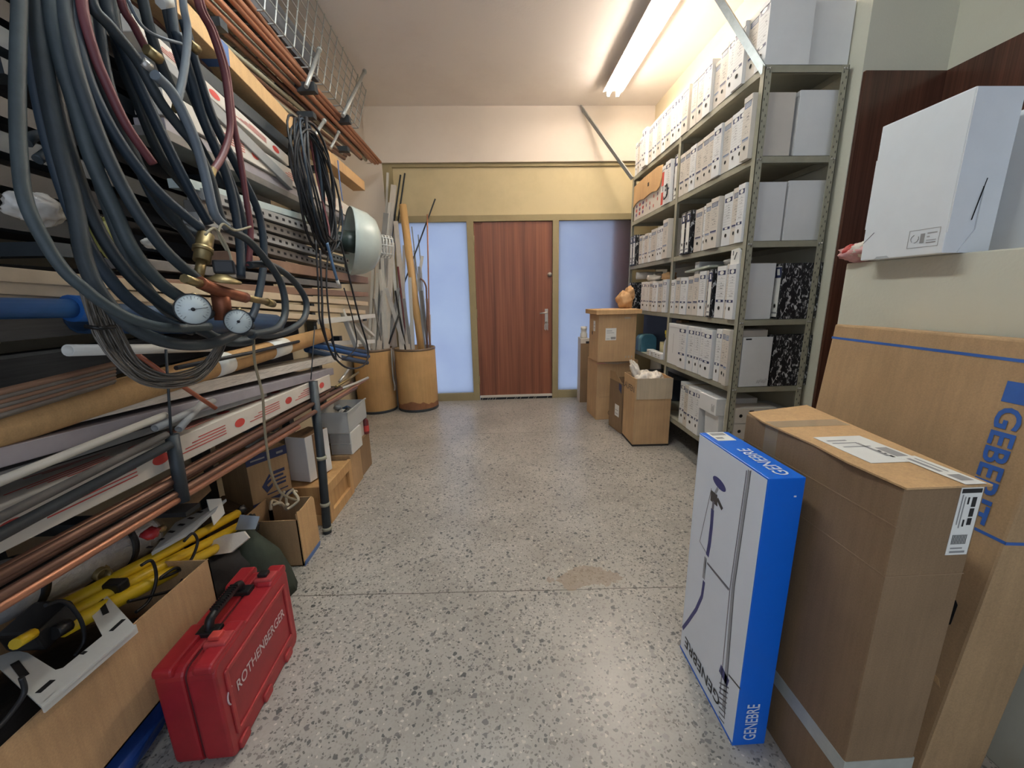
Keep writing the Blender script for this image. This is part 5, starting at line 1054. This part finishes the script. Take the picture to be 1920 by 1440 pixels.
solo('black_bundle', MB().blob((-1.05, 1.40, .06), (.10, .09, .06), 14, 8, .2, 9), BLACK, 'black crumpled bundle on the floor behind the red case', 'bundle')
solo('white_rag', MB().prism([(0, 0), (.10, .01), (.155, .06), (.13, .085), (.06, .075), (.01, .05)], (-1.13, 1.36, .305), XA, Vector((0, .6, .8)), (0, -.01, .006)), PBAG, 'white rag lying on the dark bags behind the yellow poles', 'rag')
solo('pale_card', MB().prism([(0, 0), (.08, 0), (.09, .05), (.01, .06)], (-1.10, 1.50, .325), XA, Vector((0, .5, .86)), (0, -.004, .002)), M('pale_blue_card', (160, 172, 186), .5), 'pale blue card wedged above the white rag', 'card')
solo('dark_cloth', MB().blob((-1.20, 1.36, .20), (.15, .16, .12), 14, 8, .18, 12), M('dark_cloth', (44, 42, 42), .85, var=.3, bump=.4), 'dark cloth heap between the big carton and the canvas bag', 'cloth')
# big near carton with its load
solo('tool_bag', MB().blob((-1.14, .80, .072), (.16, .42, .068), 16, 9, .06, 15, crumple=.05), MIDBLUE, 'blue tool bag squashed on the floor beneath the big carton', 'bag')
t = thing('cardboard_box', 'long open cardboard box at the lower left full of metal parts', 'box', (-1.21, .66, .155))
x0, x1, y0, y1, z0, z1 = -1.45, -.975, .05, 1.185, .155, .425
b = MB().box((x0, y0, z0), (x1, y1, z0+.005)).box((x0, y0, z0), (x0+.005, y1, z1)).box((x0, y1-.005, z0), (x1, y1, z1-.01)).box((x0, y0, z0), (x1, y0+.005, z1))
b.prism([(y0, z0), (y1, z0), (y1, z1-.008), (y1-.25, z1), (.6, z1-.006), (y0, z1+.01)], (x1-.005, 0, 0), YA, ZA, (.005, 0, 0))
part('carton', b, CARD_K, t)
dl = MB().blob((-1.21, .62, .262), (.19, .47, .085), 18, 10, .06, 22); solo('black_tarp', dl, M('black_tarp', (28, 27, 28), .45, var=.4, bump=.5), 'black tarp filling the long open cardboard box', 'tarp')
# silver insulated cylinder
c0, c1 = at(-60, 1134, x=-1.26), at(262, 1008, x=-1.24); u = (c1-c0).normalized(); c0 = c0-u*.3
t = thing('insulated_cylinder', 'silver foil wrapped cylinder with black straps lying behind the yellow poles', 'tank', c1)
R_ = .075; part('tank', MB().tube([c0, c1], R_, 28), FOIL, t)
q = Matrix.Translation(c1) @ u.to_track_quat('Z', 'Y').to_matrix().to_4x4(); part('end_dome', MB().lathe([(R_*.98, -.002), (R_*.95, .012), (R_*.7, .028), (.001, .034)], q, 24, caps=False), M('tan_grey_steel', (150, 142, 132), .4, .4), t)
Ln = (c1-c0).length
for s_ in (.10, .34): part('strap', MB().tube([c1-u*s_, c1-u*(s_-.022)], R_+.002, 28), BLACK, t)
f0 = at(195, 1072, x=-1.17); part('brass_port', MB().hollow(f0+Vector((-.05, .01, 0)), f0+Vector((.012, -.012, -.002)), .019, .005, 16).tube([f0+Vector((-.04, .01, 0)), f0+Vector((-.01, 0, 0))], .023, 6), BRASS, t)
v0 = at(283, 1000, x=-1.09); t = thing('red_valve', 'small red valve handle beside the silver cylinder', 'valve', v0)
part('handle', MB().blob(v0, (.022, .026, .018), 10, 6, .12, 2), M('red_enamel', (176, 42, 48), .4), t); part('brass_stem', MB().tube([v0+Vector((.0, .018, -.004)), v0+Vector((.0, .045, -.01))], .011, 8), BRASS, t)
# yellow tripod legs
t = thing('folded_tripod', 'folded yellow tripod with black joints lying across the long open box', 'tripod', at(270, 1070, x=-1.02))
for i, (a, b, X) in enumerate((((80, 1158), (445, 963), -1.16), ((95, 1172), (462, 979), -1.13), ((118, 1180), (470, 994), -1.10))):
    p0, p1 = at(*a, x=X), at(*b, x=X+.01); lg = part('leg', MB().tube([p0, p0.lerp(p1, .55), p0.lerp(p1, .57), p1], [.020, .020, .0175, .0175], 14), YELLOW, t)
    u = (p1-p0).normalized(); part('tip_joint', MB().tube([p1, p1+u*.012], .012, 10).blob(p1+u*.03+Vector((0, 0, .004)), (.018, .026, .020), 10, 6, .15, i), BLACK, lg)
h0 = at(72, 1176, x=-1.13); part('head_joint', MB().box((-.045, -.04, -.03), (.045, .05, .03), X=Matrix.Translation(h0) @ Matrix.Rotation(.2, 4, 'X')), BLACK, t, bev=.008)
part('collar', MB().box((-.05, -.02, -.014), (.045, .016, .018), X=Matrix.Translation(at(205, 1100, x=-1.14))), BLACK, t, bev=.006)
part('head_stub', MB().tube([at(62, 1188, x=-1.08), at(28, 1208, x=-1.07)], .012, 10), YELLOW, t)
part('lower_clamp', MB().tube([at(128, 1172, x=-1.08), at(100, 1188, x=-1.08)], .016, 10), BLACK, t)
hose([(265, 1060), (285, 1052), (293, 1085), (280, 1125), (255, 1148)], -1.07, .0045, BLACKRUB, 'black cable loop over the middle of the yellow poles', 'black_cable', 'cable')
hose([(345, 1015), (362, 1000), (370, 1020), (350, 1060), (300, 1085), (330, 1065), (345, 1080), (325, 1105), (280, 1118), (240, 1128)], -1.07, .0045, BLACKRUB, 'black cable curling over the far part of the yellow poles', 'black_cable', 'cable')
hose([(85, 1135), (120, 1128), (150, 1160), (158, 1200), (140, 1230)], -1.06, .0045, BLACKRUB, 'black cable loop over the near joint of the yellow poles', 'black_cable', 'cable')
hose([(-10, 1370), (15, 1345), (45, 1300), (40, 1270)], -1.0, .005, BLACKRUB, 'black cable at the lower left picture edge', 'black_cable', 'cable')
# white slotted bracket
zb = .452; bp = [(158, 1127), (163, 1116), (188, 1110), (200, 1116), (255, 1176), (78, 1326), (-8, 1246), (-2, 1230), (28, 1219), (52, 1224), (104, 1256), (118, 1252), (192, 1192)]
t = thing('metal_bracket', 'white slotted metal bracket lying on the long open box', 'bracket', at(120, 1240, z=zb))
part('plate', MB().prism([(at(*p, z=zb).x, at(*p, z=zb).y) for p in bp], (0, 0, zb-.005), XA, YA, (0, 0, .005)), M('white_enamel', (206, 206, 200), .35, var=.08), t)
part('bent_edge', MB().beam(at(256, 1178, z=zb-.012), at(80, 1328, z=zb-.012), .004, .024), _mats['white_enamel'], t)
m = MB()
for (cx, cy, dx, dy, w_) in ((193, 1137, 6, 14, .012), (220, 1172, 12, -11, .010), (157, 1224, 4, -3, .010), (85, 1287, 14, -12, .012), (37, 1255, 10, 13, .013)):
    m.beam(at(cx-dx, cy-dy, z=zb+.0006), at(cx+dx, cy+dy, z=zb+.0006), w_, .0008)
part('slots', m, HOLE, t)
# card and roll behind the tripod
t = thing('grey_carton', 'grey white printed carton lying tilted behind the red valve', 'box', at(330, 985, x=-1.16))
a, b_, c_, d_ = at(285, 1042, x=-1.13), at(360, 1000, x=-1.11), at(425, 940, x=-1.14), at(385, 930, x=-1.20)
part('board', MB().hexa([a, b_, c_, at(330, 985, x=-1.21)], [v+Vector((0, 0, .012)) for v in (a, b_, c_, at(330, 985, x=-1.21))]), M('grey_white_card', (178, 184, 188), .5, var=.08), t)
m = MB()
for i in range(7):
    f = (i+.6)/8; p = a.lerp(c_, f)+Vector((-.02, 0, .0128)); m.beam(p, p+Vector((-.022, .005, 0)), .011, .0008)
part('block_letters', m, INK, t)
solo('cardboard_piece', MB().prism([(0, 0), (.16, .02), (.20, .12), (.05, .14)], at(345, 965, x=-1.22), YA, Vector((-.5, 0, .86)), (.006, 0, 0)), CARD_D, 'brown cardboard piece behind the grey printed carton', 'cardboard')
solo('white_paper', MB().prism([(0, 0), (.07, .01), (.09, .07), (.03, .10)], at(400, 985, x=-1.12), YA, Vector((-.3, 0, .95)), (.003, 0, 0)), PAPER, 'white torn paper standing left of the box with the big E', 'paper')
solo('paper_roll', MB().hollow(at(238, 980, x=-1.03), at(352, 906, x=-1.03), .0175, .006, 16), M('greyish_white_foam', (196, 192, 184), .7), 'greyish white foam roll behind the rack foot', 'roll')
# ------------------------------------------------------------------ red tool case
t = thing('tool_case', 'dusty red plastic tool case with black handle standing on the floor', 'case', (-.845, 1.062, 0), math.radians(2.5))
def rrect(w, h, r, ox=0, oz=0, n=4):
    o = []
    for cx, cz, a0 in ((w-r, h-r, 0), (r, h-r, 90), (r, r, 180), (w-r, r, 270)):
        for k in range(n+1): a = math.radians(a0+90*k/n); o.append((ox+cx+r*math.cos(a), oz+cz+r*math.sin(a)))
    return o
LN, HT, TH = .40, .335, .150
for sx, nm in ((0, 'left_shell'), (1, 'right_shell')):
    x0 = -TH/2 if sx == 0 else .003; m = MB()
    m.prism(rrect(LN, HT-.02, .028, -LN/2, 0), (x0, 0, .0), YA, ZA, (TH/2-.003, 0, 0))
    m.prism(rrect(LN*.40, .03, .012, -LN/2-.004, HT-.038), (x0+(.02 if sx else .0), 0, 0), YA, ZA, (TH/2-.025, 0, 0)); m.prism(rrect(LN*.26, .03, .012, LN/2-LN*.26+.004, HT-.038), (x0+(.02 if sx else 0), 0, 0), YA, ZA, (TH/2-.025, 0, 0))
    part(nm, m, CASERED, t, True, bev=.007)
part('seam', MB().prism(rrect(LN-.01, HT-.028, .026, -LN/2+.005, .004), (-.0032, 0, 0), YA, ZA, (.0064, 0, 0)), M('dark_red_gap', (84, 20, 26), .6), t, True)
m = MB(); fx2 = TH/2
m.prism(rrect(LN-.08, .012, .005, -LN/2+.04, HT-.075), (fx2-.001, 0, 0), YA, ZA, (.006, 0, 0)); m.prism(rrect(LN-.08, .012, .005, -LN/2+.04, .055), (fx2-.001, 0, 0), YA, ZA, (.006, 0, 0))
for y in (-LN/2+.03, LN/2-.042): m.prism(rrect(.012, HT-.12, .005, y, .055), (fx2-.001, 0, 0), YA, ZA, (.006, 0, 0))
part('raised_ribs', m, DUSTRED, t, True, bev=.0015)
for y in (-.15, -.02, .12): part('foot', MB().prism(rrect(.045, .03, .008, y-.02, -.0005), (fx2-.004, 0, 0), YA, ZA, (.010, 0, 0)), DUSTRED, t, True, bev=.002)
for y in (-.14, .11):
    lt = part('latch', MB().prism(rrect(.05, .055, .008, y, HT-.055), (.012, 0, 0), YA, ZA, (.058, 0, 0)), DUSTRED, t, True, bev=.004)
    part('catch', MB().box((.02, y+.012, HT+.0), (.05, y+.038, HT+.012)), BLACK if y > 0 else REDINK, lt, True, bev=.003)
m = MB().tube(spline([(-.01, -.075, HT-.03), (-.01, -.072, HT+.006), (-.01, -.05, HT+.020), (-.01, .06, HT+.020), (-.01, .082, HT+.006), (-.01, .085, HT-.03)], 4), .0125, 10)
for i in range(12): m.box((-.022, -.045+.0088*i, HT+.028), (.002, -.041+.0088*i, HT+.0345))
part('handle', m, BLACK, t, True)
for y in (-.075, .085): part('handle_mount', MB().box((-.04, y-.018, HT-.035), (.02, y+.018, HT-.006)), BLACK, t, True, bev=.004)
W_ = t.matrix_basis; R3 = W_.to_3x3()
lettering('ROTHENBERGER', 'lettering', t, M('white_paint_print', (220, 196, 196), .5), W_ @ Vector((fx2+.0008, -.135, .165)), R3 @ YA, R3 @ ZA, .275, .034, bold=.012)
m = MB().tube([W_ @ Vector((fx2+.001, -.160+.017*math.cos(a), .183+.025*math.sin(a))) for a in [1.2+i*.36 for i in range(11)]], .0022, 5)
part('logo_swirl', m, _mats['white_paint_print'], t)
